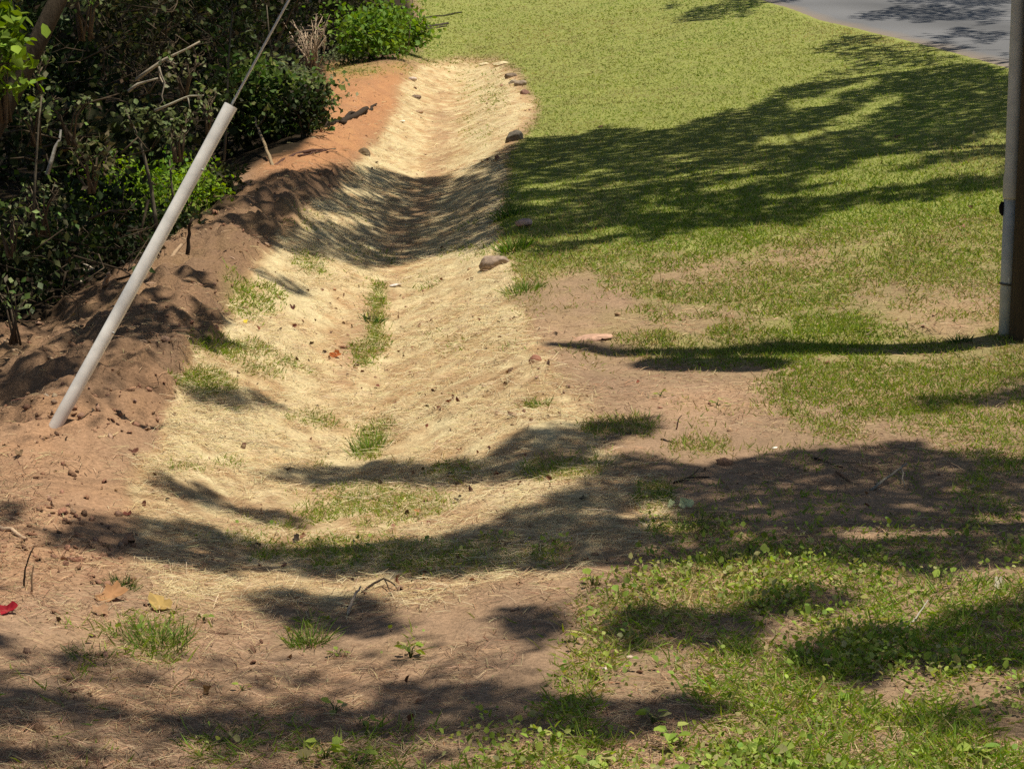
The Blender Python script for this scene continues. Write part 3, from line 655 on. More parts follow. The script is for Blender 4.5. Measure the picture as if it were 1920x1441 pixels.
stick('exposed_root', 'dark root running along the clay below the leaning dead stick', 'root', [(512, 309), (545, 299), (590, 288), (628, 286)], 4, (.10, .05, .035), 7, [[(560, 300), (600, 291), (632, 292)]])
stick('dead_stick', 'pale leaning dead stick at the bush edge above the clay root', 'stick', [(512, 311), (498, 296, .10), (484, 284, .25), (480, 284, .36)], 4, (.30, .22, .13), 7, [[(484, 284, .25), (500, 284, .36)]])
stick('stake', 'thin reddish twig stuck upright at the bush edge on the orange clay', 'twig', [(602, 248), (606, 248, .15), (610, 248, .30)], 2.4, (.40, .22, .12), 6)
stick('stick', 'tan stick lying on the clay left of the guy guard, with a side twig', 'stick', [(46, 677), (75, 689), (118, 697)], 3, TANW, 6, [[(72, 688), (68, 676, .02)]], 'sticks on the clay bank')
stick('exposed_root', 'forked tan root sticking out of the bank at the left border', 'root', [(-20, 645), (15, 660), (42, 672)], 4.5, TANW, 6, [[(22, 660), (42, 670, .02)]])
stick('exposed_root', 'flat pale root crossing behind the foot of the guy guard', 'root', [(62, 738), (92, 726), (135, 722)], 5, PALE, 6)
stick('stick', 'slim straw-coloured stick slanting over clay right of the guy guard foot', 'stick', [(186, 838), (215, 822), (252, 795, .02)], 2.4, (.55, .40, .22), 6, [[(198, 832), (182, 852)]], 'sticks on the clay bank')
stick('exposed_root', 'thick pale root poking in from the left border on bare soil', 'root', [(-15, 985), (22, 993), (46, 1010)], 6, (.48, .34, .22), 7)
stick('stick', 'thin tan stick beside the soft shadow on bare soil at left', 'stick', [(98, 1026), (118, 1016), (140, 1003, .01)], 2.4, TANW, 6)
stick('bare_stem', 'upright dark bent stem rising from bare soil at the left', 'stem', [(45, 1102), (47, 1102, .05), (55, 1102, .11), (66, 1102, .155)], 2.2, DARK, 6)
stick('dry_stalk', 'short dry tan stem standing beside the dark bent stem', 'stem', [(59, 1112), (61, 1112, .06), (65, 1112, .11)], 2.6, (.33, .22, .13), 6, [[(61, 1112, .05), (56, 1112, .09)]])
stick('stick', 'small dark forked twig on bare soil left of the swale end', 'twig', [(150, 1036), (165, 1022, .01), (178, 1028)], 2.2, BRN, 5)
stick('stick', 'pale bent stick leaning at the end of the straw in the foreground', 'stick', [(652, 1150), (660, 1138, .02), (676, 1122, .045)], 4, (.36, .28, .2), 6)
stick('twig', 'curled dark twig crossing the pale straw end in the foreground', 'twig', [(678, 1112), (700, 1104, .02), (722, 1098, .03), (745, 1108, .01)], 2.6, DARK, 6, [[(720, 1100, .03), (735, 1118)]])
stick('twig', 'forked dark twig in shade, right of the green clump at the swale end', 'twig', [(1262, 905), (1295, 900, .01), (1330, 893)], 2.6, DARK, 6, [[(1290, 900), (1312, 888, .03)]])
stick('twig', 'short black stick on bare soil just above the shaded band', 'twig', [(1240, 824), (1262, 830)], 2.6, DARK, 6)
stick('twig', 'thin curved twig standing up from bare clay below the pole shadow', 'twig', [(1268, 806), (1272, 806, .05), (1278, 806, .07)], 1.6, (.16, .11, .08), 5)
stick('twig', 'crooked dark twig in the brown shade below the pole', 'twig', [(1522, 860), (1540, 866), (1560, 874), (1580, 880)], 2.6, DARK, 6)
stick('stick', 'grey forked stick lying in the brown shade at right', 'stick', [(1632, 920), (1655, 910, .02), (1685, 896, .04), (1700, 888, .05)], 3.4, GRY, 6, [[(1655, 910, .02), (1640, 908)], [(1690, 895, .04), (1696, 912)]])
stick('stick', 'short brown twig left of the grey forked stick in the shade', 'twig', [(1568, 889), (1597, 906)], 2.4, BRN, 6)
stick('stick', 'pale stick lying among grass in the lower right shade', 'stick', [(1698, 1178), (1718, 1160, .01), (1740, 1140, .03)], 2.4, (.36, .33, .26), 6)
stick('stick', 'curved brown stick on bare patch in the lower right weeds', 'stick', [(1472, 1276), (1500, 1275, .01), (1528, 1266)], 2.6, BRN, 6)
stick('stick', 'long thin brown twig on bare soil at lower left', 'twig', [(822, 1182), (852, 1188), (905, 1192)], 1.8, BRN, 5) if False else stick('stick', 'thin crooked twig right of the big grass tuft at lower left', 'twig', [(372, 1180), (400, 1186), (455, 1191)], 2.0, BRN, 5)
stick('root_stub', 'upright peeled root stub at the crest of the clay, left of the guard', 'root', [(197, 562), (199, 562, .04), (204, 562, .09), (206, 562, .13)], 5, (.42, .28, .18), 7, [[(203, 565), (208, 565, .03)]])
stick('stick', 'broken V-shaped stick catching the sun at the dark woods edge', 'stick', [(153, 540), (156, 536, .07), (176, 536, .05)], 4, PALE, 6, [[(158, 530, .10), (178, 534, .06)]])
stick('stick', 'thick tan stick propped against clay right of the guy guard', 'stick', [(300, 500), (318, 488, .03), (338, 478, .06)], 6, TANW, 7)
stick('stake', 'dark broken stem upright behind the guard at the clay ledge', 'stem', [(352, 480), (354, 480, .12), (360, 480, .26)], 4.5, DARK, 7)
stick('stick', 'pale stick slanting down behind the guy guard in the shade', 'stick', [(215, 470, .12), (240, 470, .08), (264, 484, .02)], 3.2, PALE, 6)
stick('branch_end', 'cut pale branch end on the matting in the tree shade', 'branch', [(892, 425), (918, 416), (940, 410, .02)], 3, (.34, .30, .22), 6)
# branches and saplings inside the woods
air('branch', 'pale bare branch reaching right in the dark woods, tipped by one dead leaf', 'branch', [(255, 150), (285, 128), (308, 112), (325, 104), (350, 92), (375, 78)], 17.0, 4.2, (.36, .30, .22), [[(308, 112), (330, 120)], [(296, 120), (300, 145, .1), (310, 165)]])
air('branch', 'short pale branch just below the longer bare branch in the woods', 'branch', [(240, 172), (258, 158), (278, 152), (296, 147)], 16.8, 3.6, (.38, .33, .25))
air('branch', 'thin pale branch above the leaning sapling, pointing right', 'branch', [(290, 208), (318, 196), (345, 184), (356, 180), (382, 179)], 16.5, 3.0, (.36, .33, .24), [[(352, 180), (356, 205)]])
air('branch', 'white peeled dead branch slanting in the dark left woods', 'branch', [(88, 328), (97, 300), (104, 275), (112, 262), (114, 243)], 16.0, 4.5, (.42, .39, .33))
air('twig', 'zigzag hanging twig between the pale branches', 'twig', [(298, 125), (302, 140), (309, 155), (303, 180), (306, 188), (296, 200)], 16.6, 2.2, (.28, .24, .18))
def sapling(label, stem, d, leaves, rpx=4, lcol=((.17, .20, .09), (.13, .17, .06)), ls=.045):
    P = np.array([at_depth(p[0], p[1], d) for p in stem]); base = P[0].copy()
    root = empty('sapling', base, label, 'sapling'); b = MB(); r0 = rpx / FPX * d
    b.tube(P - base, np.linspace(r0, r0 * .4, len(P)), 7, (.12, .10, .07)); put('stem', b.mesh('stem', M_BARK), root)
    pos = np.concatenate([np.array([at_depth(p[0], p[1], d) for _ in range(p[4])]) + R.normal(0, 1, (p[4], 3)) * np.array([p[2], p[2] * .9, p[3]]) * d / FPX for p in leaves]); n = len(pos)
    L = ls * R.uniform(.6, 1.3, n)
    V, F, C = scatter(LEAF, LEAF_F, pos - base, frames(rdir(n, -.05), rdir(n, .9)), np.stack([L, L * .7, L], 1), jit(np.array(lcol), n, .2, .05))
    tag(put('foliage', mesh('foliage', V, F, M_LEAF, C), root), kind='stuff'); return root
sapling('leaning sapling with pale round leaves, its bare stem rising from the lime weeds', [(296, 440), (290, 400), (283, 350), (272, 300), (262, 262), (245, 228), (235, 205)], 17.2, [(270, 215, 26, 12, 60), (310, 225, 22, 14, 34), (240, 212, 12, 14, 16), (300, 250, 30, 14, 26)], 4.5)
sapling('thin green seedling standing above the lime weed patch', [(328, 400), (322, 350), (318, 300)], 17.8, [(315, 290, 10, 12, 16), (330, 300, 10, 9, 12)], 3, ((.12, .24, .04), (.15, .28, .05)), .04)
sapling('slender sapling with a few leaves in the far left shade', [(62, 420), (66, 330), (72, 240), (78, 180)], 15.0, [(70, 210, 20, 22, 26), (60, 120, 24, 30, 22)], 3.4)
sapling('thin bare sapling at the edge of the far lawn beside the green bush', [(765, 95), (768, 60), (772, 20), (776, -30)], 42.0, [(774, 0, 10, 20, 10)], 1.6, ((.10, .16, .05),), .06)
sapling('slim upright sapling in the woods left of the guy wire', [(420, 300), (425, 220), (428, 120), (436, 20)], 22.0, [(430, 90, 22, 50, 50), (424, 200, 20, 40, 40)], 3.0, ((.05, .08, .02), (.09, .12, .03)), .06)
sapling('pale twiggy sapling behind the guy wire high in the woods', [(520, 200), (512, 140), (505, 70), (500, 10)], 27.0, [(500, 60, 30, 40, 50), (468, 80, 12, 40, 30)], 2.6, ((.16, .18, .10), (.08, .10, .03)), .07)

# ------------------------------------------------------------------ rocks
def icos(n=2):
    t = (1 + 5 ** .5) / 2
    V = [(-1, t, 0), (1, t, 0), (-1, -t, 0), (1, -t, 0), (0, -1, t), (0, 1, t), (0, -1, -t), (0, 1, -t), (t, 0, -1), (t, 0, 1), (-t, 0, -1), (-t, 0, 1)]
    F = [(0, 11, 5), (0, 5, 1), (0, 1, 7), (0, 7, 10), (0, 10, 11), (1, 5, 9), (5, 11, 4), (11, 10, 2), (10, 7, 6), (7, 1, 8), (3, 9, 4), (3, 4, 2), (3, 2, 6), (3, 6, 8), (3, 8, 9), (4, 9, 5), (2, 4, 11), (6, 2, 10), (8, 6, 7), (9, 8, 1)]
    V = [np.array(v) / np.linalg.norm(v) for v in V]
    for _ in range(n):
        F2 = []; mid = {}
        def m(a, b):
            k = (min(a, b), max(a, b))
            if k not in mid: v = V[a] + V[b]; V.append(v / np.linalg.norm(v)); mid[k] = len(V) - 1
            return mid[k]
        for a, b, c in F: ab_, bc, ca = m(a, b), m(b, c), m(c, a); F2 += [(a, ab_, ca), (b, bc, ab_), (c, ca, bc), (ab_, bc, ca)]
        F = F2
    return np.array(V), np.array(F)
IV, IF = icos(3)
def rock(label, px, py, wpx, hpx, col, flat=1.0, rot=None, seed=0, cat='rock', nm='rock', lift=.30):
    g = gp(px, py); s = g[1] / FPX; w_ = wpx * s / 2; h_ = hpx * s / 2
    rr = np.random.default_rng(seed + 100); V = IV.copy()
    for _ in range(9):                               # facets: cut by random planes
        n_ = rr.normal(size=3); n_ /= np.linalg.norm(n_); k = rr.uniform(.62, .92); dd = V @ n_ - k; V = V - np.clip(dd, 0, None)[:, None] * n_ * .85
    V = V * (1 + .10 * (fbm(V[:, 0] * 2.5 + seed, V[:, 1] * 2.5 + V[:, 2] * 2, 5, 3) - .5)[:, None] * 2)
    V = V * np.array([w_, w_ * rr.uniform(.6, .8), h_ * flat])
    a = rr.uniform(-.3, .3) if rot is None else rot
    V = V @ np.array([[math.cos(a), math.sin(a), 0], [-math.sin(a), math.cos(a), 0], [0, 0, 1]]).T
    V = V @ np.array([[math.cos(.12), 0, math.sin(.12)], [0, 1, 0], [-math.sin(.12), 0, math.cos(.12)]])
    C = np.array(col)[None] * 1.3 * (.75 + .5 * fbm(V[:, 0] * 30 + seed, V[:, 1] * 30 + V[:, 2] * 40, 7, 3))[:, None]
    o = put(nm, mesh(nm, V, IF, M_ROCK, C, False), None, (g[0], g[1], g[2] + h_ * lift)); return tag(o, label, cat, 'rocks beside the swale')
rock('flat pale slab at the far right end of the straw', 937, 123, 34, 14, (.48, .40, .24), .7, 0, 1)
rock('small pale stone chip left of the flat slab at the far straw end', 908, 122, 22, 9, (.50, .42, .26), .7, 0, 2)
rock('dark brown stone, first below the pale slab at the straw edge', 957, 145, 26, 14, (.16, .12, .085), 1, .1, 3)
rock('grey-brown stone pair, middle of the row at the straw edge', 977, 160, 27, 18, (.23, .18, .13), 1, .3, 4)
rock('small grey stone tucked against the middle stone of the row', 962, 156, 18, 10, (.26, .21, .15), 1, .1, 5)
rock('reddish brown stone, last of the row at the straw edge', 985, 177, 21, 15, (.20, .11, .08), 1, .2, 6)
rock('rounded dark boulder where the tree shade meets the straw edge', 964, 264, 40, 30, (.10, .085, .065), 1, .3, 7)
rock('upright brown stone in shade at the right rim of the matting', 933, 303, 12, 18, (.15, .085, .06), 1, 0, 8)
rock('flat pink stone on shaded grass beside the matting', 984, 428, 38, 20, (.36, .25, .21), .9, .1, 9, lift=1.0)
rock('largest weathered grey-brown rock, on the sunny right rim of the straw', 925, 500, 64, 34, (.23, .17, .125), 1, .35, 10, lift=.35)
rock('dark brown chunk of rock on the left rim of the straw', 682, 289, 27, 22, (.13, .095, .055), 1, -.2, 11)
rock('small dark stone at the upper left rim of the straw', 780, 185, 20, 11, (.14, .10, .07), 1, 0, 12)
rock('small tan stone just below the dark one on the upper straw', 786, 212, 17, 9, (.30, .20, .12), 1, 0, 13)
rock('white flake of stone at the clay and straw border', 753, 230, 15, 7, (.55, .47, .36), .8, 0, 14)
rock('pale grey stone at the top of the orange clay bank', 772, 150, 20, 12, (.42, .34, .28), .8, 0, 15)
rock('white stone flake in the swale bottom on straw', 742, 532, 24, 7, (.55, .50, .45), .8, 0, 16)
rock('flat grey stone chip left of the guy guard foot', 84, 767, 24, 10, (.34, .28, .21), .8, 0, 17)
rock('reddish clump of clay at the right rim of the littered straw', 1003, 680, 26, 22, (.24, .11, .07), 1, 0, 18, 'clod', 'clay_clod')
rock('long pale crust of clay at the left end of the pole shadow', 1110, 634, 84, 14, (.36, .22, .15), .8, 0.05, 19, 'clod', 'clay_clod')
rock('small white stone on bare clay in the middle right', 1453, 840, 12, 6, (.6, .55, .48), .8, 0, 20)
rock('small tan stone among weeds in the near foreground', 1180, 1232, 20, 12, (.42, .32, .24), .8, 0, 21)
rock('small whitish stone left of the tan stone among near weeds', 1134, 1254, 14, 8, (.45, .36, .3), .8, 0, 22)
rock('dark stone on the straw in the foreground shade', 843, 888, 14, 16, (.07, .055, .04), 1, 0, 23)
# ------------------------------------------------------------------ fallen leaves one can pick out
def dead_leaf(label, px, py, spx, col, curl=.5, tilt=.3, cat='fallen leaf', seed=0, asp=.75):
    g = gp(px, py); s = spx * .78 * g[1] / FPX; rr = np.random.default_rng(seed + 300); n = 18
    th = np.linspace(0, 2 * math.pi, n, endpoint=False); rad = (.5 + .11 * np.sign(np.sin(th * 3.5)) * np.abs(np.sin(th * 3.5)) + .05 * rr.normal(size=n)); rad[0] = .62
    rings = [np.zeros((1, 2))] + [np.stack([np.cos(th) * rad * f, np.sin(th) * rad * f * asp], 1) for f in (.5, 1.0)]
    P2 = np.concatenate(rings); zc = curl * (P2[:, 1] ** 2 * 1.6 + .7 * P2[:, 0] ** 2) + .05 * rr.normal(size=len(P2))
    V = np.stack([P2[:, 0], P2[:, 1], zc], 1) * s
    a = rr.uniform(0, 6.28); V = V @ np.array([[math.cos(a), math.sin(a), 0], [-math.sin(a), math.cos(a), 0], [0, 0, 1]])
    V = V @ np.array([[1, 0, 0], [0, math.cos(tilt), -math.sin(tilt)], [0, math.sin(tilt), math.cos(tilt)]]).T
    V[:, 2] -= V[:, 2].min()
    T = [(0, 1 + k, 1 + (k + 1) % n) for k in range(n)]; Qd = [(1 + k, 1 + n + k, 1 + n + (k + 1) % n, 1 + (k + 1) % n) for k in range(n)]
    C = np.array(col)[None] * (.8 + .4 * rr.random((len(V), 1)))
    o = put('fallen_leaf', mesh('fallen_leaf', V, [np.array(T), np.array(Qd)], M_DRY, C), None, (g[0], g[1], g[2] + .003)); return tag(o, label, cat, 'fallen leaves one can pick out')
dead_leaf('big curled orange and tan leaf behind the grass tuft at lower left', 212, 1124, 78, (.38, .20, .09), .5, .5, seed=1)
dead_leaf('arched yellowish leaf lying over the big lower left grass tuft', 300, 1140, 72, (.40, .27, .09), .5, .3, seed=2)
dead_leaf('tan orange leaf with a dark hole left of the grass tuft', 190, 1150, 50, (.34, .20, .11), .6, .3, seed=3)
dead_leaf('crimson leaf at the left border of the foreground', 14, 1150, 46, (.36, .02, .03), .8, .5, seed=4)
dead_leaf('yellow leaf on the left bank of the straw', 460, 607, 16, (.65, .50, .03), .5, .4, seed=5)
dead_leaf('vivid orange leaf in the middle of the swale', 630, 668, 26, (.40, .12, .03), .9, .7, seed=6)
dead_leaf('square dark brown leaf on bare soil in the bottom left', 388, 1302, 24, (.10, .05, .015), .6, .8, seed=7)
dead_leaf('small orange leaf on shaded straw in the foreground', 784, 959, 15, (.55, .16, .06), .8, .7, seed=8)
dead_leaf('dark curled leaf in the shade right of the small orange leaf', 860, 934, 22, (.06, .045, .03), .9, .4, seed=9)
dead_leaf('black leaf cluster at the left end of the dark shade strip', 556, 1016, 24, (.05, .035, .025), .9, .6, seed=10)
dead_leaf('brown leaf beside the black leaf cluster on the straw', 568, 1010, 16, (.22, .10, .05), .9, .8, seed=11)
dead_leaf('dark red-brown leaf on the left bank straw', 549, 577, 16, (.11, .04, .03), .9, .5, seed=12)
dead_leaf('brown leaf on the clay at the straw rim below the guard', 250, 858, 24, (.16, .07, .045), .9, .5, seed=13)
dead_leaf('yellow-orange leaf on the clay at the far left', 22, 748, 26, (.55, .33, .09), .6, .3, seed=14)
dead_leaf('olive brown leaf on clay near the left border', 36, 864, 28, (.20, .13, .07), .9, .3, seed=15)
dead_leaf('rust brown leaf at the straw rim, first above the soft shadow', 240, 965, 20, (.24, .08, .05), .8, .4, seed=16)
dead_leaf('dark leaf on the straw under the centre sprouts', 990, 895, 18, (.05, .04, .03), .9, .4, seed=17) if False else dead_leaf('black scrap of leaf on grey shaded straw right of centre', 1093, 940, 18, (.045, .035, .03), .9, .4, seed=17)
dead_leaf('small red-brown leaf standing on bare clay below the pole shadow', 1196, 718, 9, (.28, .09, .05), .9, .8, seed=18)
dead_leaf('rusty sliver of leaf on bare soil in the lower middle', 912, 1203, 18, (.25, .09, .045), .6, .2, seed=19, asp=.3)
dead_leaf('pale cream leaf blade among the shaded green clump, larger one', 1285, 952, 34, (.62, .66, .34), .2, 1.1, seed=20)
dead_leaf('pale cream leaf blade among the shaded green clump, smaller one', 1258, 952, 20, (.60, .66, .34), .2, 1.1, seed=21)
dead_leaf('dark brown leaf on the mid-lawn shade below the road', 1682, 259, 14, (.06, .04, .025), .9, .5, seed=22)
dead_leaf('brown leaf on the lit lawn left of the conduit', 1820, 392, 11, (.14, .07, .04), .9, .9, seed=23)
dead_leaf('tan leaf among near weeds at the lower right', 1870, 1100, 40, (.40, .36, .26), .5, .6, seed=24, asp=.4)

# ------------------------------------------------------------------ grass tufts and single weeds
def tuft(label, px, py, wpx, hpx, nb, cols, cat='grass tuft'):
    g = gp(px, py); s = g[1] / FPX; n = nb
    n = int(n * .62); a = R.uniform(0, 6.28, n); q = R.random(n) ** .75 * wpx * s * .62 * (.6 + .8 * vn(np.cos(a) * 1.7 + px, np.sin(a) * 1.7 + py, 9)); pos = np.stack([q * np.cos(a), q * np.sin(a) * 1.2, np.zeros(n)], 1)
    pos[:, 2] = ground_z(pos[:, 0] + g[0], pos[:, 1] + g[1]) - g[2] - .004
    dr = np.stack([np.cos(a), np.sin(a), np.zeros(n)], 1) * R.uniform(.1, 1.5, (n, 1)) + rdir(n) * .5; dr[:, 2] = 1
    h = hpx * s * .85 * R.uniform(.2, 1.0, n); up = rdir(n); up[:, 2] *= .2; dryb = R.random(n) < .16
    V, F, C = scatter(BL5, BL5_F, pos, frames(dr, up), np.stack([h, np.full(n, max(.0035, .0004 * g[1])) * R.uniform(.7, 1.4, n), h], 1), np.where(dryb[:, None], jit(DRYG, n), jit(cols, n, .25, .08)))
    return tag(put('grass_tuft', mesh('grass_tuft', V, F, M_GRASS, C), None, g), label, cat, 'grass tufts on bare ground')
GT_ = np.array([[.13, .21, .035], [.17, .25, .045], [.10, .17, .03]]); GD = np.array([[.06, .11, .03], [.08, .14, .03]])
tuft('largest bushy grass tuft on bare soil at the lower left', 295, 1205, 120, 70, 620, GT_)
tuft('dark green tuft behind the orange curled leaf', 228, 1098, 50, 40, 220, GD)
tuft('upright green tuft left of centre in the foreground', 580, 1205, 66, 72, 340, GT_)
tuft('thin tuft left of the big lower left one', 168, 1232, 70, 40, 130, GT_)
tuft('bright green sprout tuft standing in the swale straw', 693, 838, 60, 60, 300, np.array([[.16, .26, .05], [.13, .22, .04]]))
tuft('long narrow line of green sprouts in the swale bottom', 700, 600, 30, 40, 160, GD)
tuft('bright lush clump at the matting edge beside the pink stone', 962, 470, 40, 52, 380, np.array([[.15, .27, .03], [.12, .22, .03]]))
tuft('lush clump at the shaded matting edge left of the dark lawn', 955, 405, 36, 40, 300, np.array([[.09, .17, .03], [.07, .13, .025]]))
tuft('green clump on the lawn rim above the sunny bare patch', 985, 545, 56, 36, 260, GT_)
tuft('shaded green clump with pale blades near the swale end', 1230, 935, 60, 34, 240, np.array([[.09, .17, .02], [.07, .13, .02]]))
tuft('dark stalky clump in front of the pale leaf blades', 1295, 992, 90, 44, 240, GD)
tuft('light green tuft on the far side of the bare right patch', 1185, 790, 90, 26, 160, GT_)
tuft('tuft on the clay right rim of the straw', 1012, 756, 40, 30, 130, GT_)
tuft('small tuft at the foot of the conduit', 1800, 640, 36, 26, 220, GD)
tuft('tuft of long blades in the right foreground light', 1375, 1060, 90, 60, 300, GT_)
tuft('tall bladed tuft at the right of the lit foreground weeds', 1770, 1100, 120, 60, 320, GT_)
tuft('dusky tuft at the bottom left of the picture', 815, 1385, 90, 44, 200, GT_) if False else tuft('dusky tuft in the bottom shade left of centre', 385, 1385, 120, 34, 200, GD)
def weed(label, px, py, nleaf, lpx, hpx, cols=BRD):
    g = gp(px, py); s = g[1] / FPX; root = empty('broadleaf_weed', g, label, 'weed', 'single broad-leaved weeds'); b = MB()
    cols_ = jit(cols, nleaf, .12, .04)
    for k in range(nleaf):
        a = k * 2.4 + R.uniform(-.4, .4); h = hpx * s * R.uniform(.35, 1); q = lpx * s * R.uniform(.2, .7)
        p = np.array([q * math.cos(a), q * math.sin(a), h]); b.tube([(0, 0, -.01), (p[0] * .4, p[1] * .4, h * .7), p], [.0022, .0018, .0012], 4, (.14, .18, .06))
        d_ = np.array([[math.cos(a), math.sin(a), R.uniform(-.3, .35)]]); L = lpx * s * R.uniform(.75, 1.2)
        V, F, C = scatter(LEAF, LEAF_F, p[None], frames(d_, rdir(1, 2.2)), np.array([[L, L * R.uniform(.55, .8), L]]), cols_[k:k + 1])
        put('leaf', mesh('leaf', V, F, M_LEAF, C), root)
    put('stem', b.mesh('stem', M_LEAF), root); return root
for lab, px_, py_, n_, l_, h_ in [
    ('yellow-green weed with broad leaves at the left end of the right foreground weeds', 1110, 1098, 8, 24, 26), ('small two-leaved seedling on bare soil above the centre bottom shade', 1078, 1205, 4, 18, 18),
    ('weed with round leaves right of the upright centre-left tuft', 633, 1228, 7, 18, 14), ('leafy weed on bare soil, right of the round-leaved weed', 770, 1232, 9, 20, 26),
    ('tiny bright seedling right of the lower left grass tuft', 381, 1162, 4, 16, 14), ('small green seedling at the far right of the dark brown square leaf', 455, 1296, 4, 16, 14),
    ('large-leaved weed in the sunny bottom centre edge', 610, 1425, 6, 36, 40), ('pale leafy weed next to the large-leaved weed at the bottom edge', 665, 1430, 6, 34, 30),
    ('dark spindly seedling standing in the bottom soil shade', 628, 1335, 5, 20, 34), ('twin-leaf seedling lit in the bottom shade, centre left', 682, 1362, 4, 22, 22),
    ('big yellow-green weed at the bottom centre right, lit', 1260, 1400, 10, 34, 40), ('round-leaved weed cluster in the bottom right corner light', 1830, 1420, 9, 32, 26),
    ('grey-leaved weed in the shaded lower middle', 1225, 1360, 8, 26, 30), ('broad weed in the lower right shade with upright blades', 1670, 1240, 6, 32, 20),
    ('single pale weed on the bare clay, right of centre', 1345, 760, 5, 16, 14), ('small weed on the bare clay, left of the pale one', 1238, 745, 5, 12, 12),
    ('bright weed at the bottom, left of the big yellow-green one', 1110, 1432, 9, 30, 24), ('wide green weed right of the big yellow-green one', 1440, 1420, 10, 34, 26)]:
    weed(lab, px_, py_, n_, l_, h_)

# ------------------------------------------------------------------ trees whose crowns shade the place
SH = Z + 0.0
def sh(pts, v=1.0, bl=7):
    global SH
    SH = paint(SH, poly(pts), v, bl)
# broad shade across swale and lawn
sh([(380, 400), (450, 350), (560, 330), (640, 320), (720, 322), (800, 328), (860, 322), (905, 302), (950, 278), (1000, 262), (1100, 250), (1250, 236), (1400, 208), (1470, 165), (1560, 118), (1640, 92), (1700, 96), (1790, 118), (1900, 140), (2420, 150),
    (2420, 330), (1890, 355), (1720, 378), (1600, 390), (1500, 418), (1330, 430), (1150, 462), (1000, 478), (940, 446), (870, 470), (800, 490), (715, 507), (600, 482), (510, 467), (470, 440), (400, 430), (330, 470)], 1, 5)
for p in [[(590, 396), (640, 402), (705, 424), (690, 430), (610, 410), (500, 410)], [(640, 348), (760, 366), (740, 374), (640, 360)], [(820, 342), (930, 300), (935, 312), (830, 356)], [(800, 410), (930, 375), (930, 386), (810, 424)],
          [(965, 350), (1110, 345), (1100, 356), (970, 362)], [(965, 385), (1090, 372), (1080, 386), (970, 398)], [(1240, 302), (1350, 296), (1340, 306), (1250, 310)], [(1470, 150), (1640, 100), (1600, 124), (1490, 162)],
          [(1460, 196), (1640, 150), (1660, 158), (1500, 208)], [(1550, 230), (1680, 176), (1720, 180), (1640, 224), (1560, 240)], [(1420, 262), (1580, 236), (1590, 244), (1430, 272)], [(1500, 330), (1720, 280), (1890, 250), (1890, 268), (1740, 298), (1520, 340)],
          [(1420, 372), (1650, 322), (1890, 300), (1890, 330), (1660, 346), (1440, 382)], [(1200, 400), (1330, 392), (1320, 402), (1210, 408)], [(960, 452), (1200, 430), (1190, 440), (970, 462)], [(1300, 352), (1400, 340), (1390, 352), (1310, 358)]]:
    sh(p, .12, 4)
# left bank patches
sh([(325, 492), (440, 488), (520, 512), (592, 552), (520, 572), (440, 556), (320, 566)], 1, 5)
for p in [[(300, 585), (400, 570), (450, 600), (330, 612)], [(210, 640), (330, 600), (440, 622), (420, 636), (240, 668)], [(370, 632), (540, 648), (560, 656), (380, 658)], [(330, 728), (440, 728), (560, 752), (550, 770), (430, 768), (350, 752)], [(0, 720), (140, 690), (150, 712), (60, 760), (0, 790)],
          [(0, 560), (260, 520), (330, 560), (250, 640), (100, 660), (0, 680)]]:
    sh(p, .85, 6)
# foreground bands
sh([(450, 892), (560, 872), (700, 862), (900, 862), (1000, 806), (1120, 782), (1235, 782), (1225, 806), (1120, 846), (1000, 902), (800, 912), (500, 908)], .85, 12)
sh([(1085, 862), (1200, 850), (1320, 872), (1480, 842), (1640, 836), (1720, 832), (1920, 862), (2420, 870), (2420, 985), (1930, 962), (1720, 985), (1420, 1010), (1290, 985), (1250, 945), (1120, 890)], .95, 9)
sh([(1540, 800), (1700, 745), (1920, 700), (2420, 690), (2420, 760), (1920, 760), (1700, 790)], .55, 12)
sh([(255, 882), (330, 888), (470, 945), (600, 978), (560, 992), (420, 960), (300, 915)], .75, 10)
sh([(320, 962), (440, 1000), (545, 1030), (600, 1030), (760, 1012), (900, 985), (1010, 940), (1130, 900), (1210, 930), (1150, 990), (1280, 1000), (1420, 1020), (1700, 1008), (1920, 1000), (2420, 1010), (2420, 1070), (1920, 1060), (1700, 1075), (1550, 1060), (1300, 1052), (1120, 1062), (900, 1075), (700, 1082), (560, 1085), (470, 1050), (380, 1020)], .95, 10)
sh([(70, 1000), (190, 962), (330, 980), (440, 1022), (530, 1070), (400, 1078), (200, 1045), (100, 1022)], .85, 10)
sh([(0, 935), (40, 945), (50, 975), (0, 985)], .8, 8)
sh([(460, 1105), (620, 1110), (740, 1130), (790, 1180), (690, 1205), (560, 1190), (470, 1140)], .7, 12)
sh([(890, 1150), (1000, 1135), (1090, 1165), (1080, 1200), (960, 1205)], .7, 12)
sh([(1110, 1165), (1180, 1140), (1330, 1150), (1400, 1130), (1500, 1100), (1620, 1105), (1600, 1140), (1450, 1170), (1420, 1230), (1280, 1210), (1150, 1215)], .8, 9)
sh([(1480, 1215), (1600, 1180), (1760, 1170), (1860, 1120), (2420, 1110), (2420, 1250), (1900, 1260), (1700, 1258), (1600, 1300), (1500, 1270)], .9, 9)
sh([(-500, 1270), (0, 1282), (110, 1302), (240, 1312), (250, 1335), (100, 1345), (-500, 1370)], .9, 10)
sh([(50, 1225), (150, 1200), (240, 1240), (130, 1262)], .5, 10)
sh([(240, 1345), (480, 1335), (640, 1320), (800, 1290), (960, 1285), (1090, 1310), (1280, 1310), (1420, 1330), (1300, 1362), (1120, 1395), (900, 1360), (720, 1385), (500, 1400), (300, 1385)], .9, 10)
sh([(1680, 1340), (1920, 1300), (2420, 1300), (2420, 1400), (1760, 1400)], .5, 14)
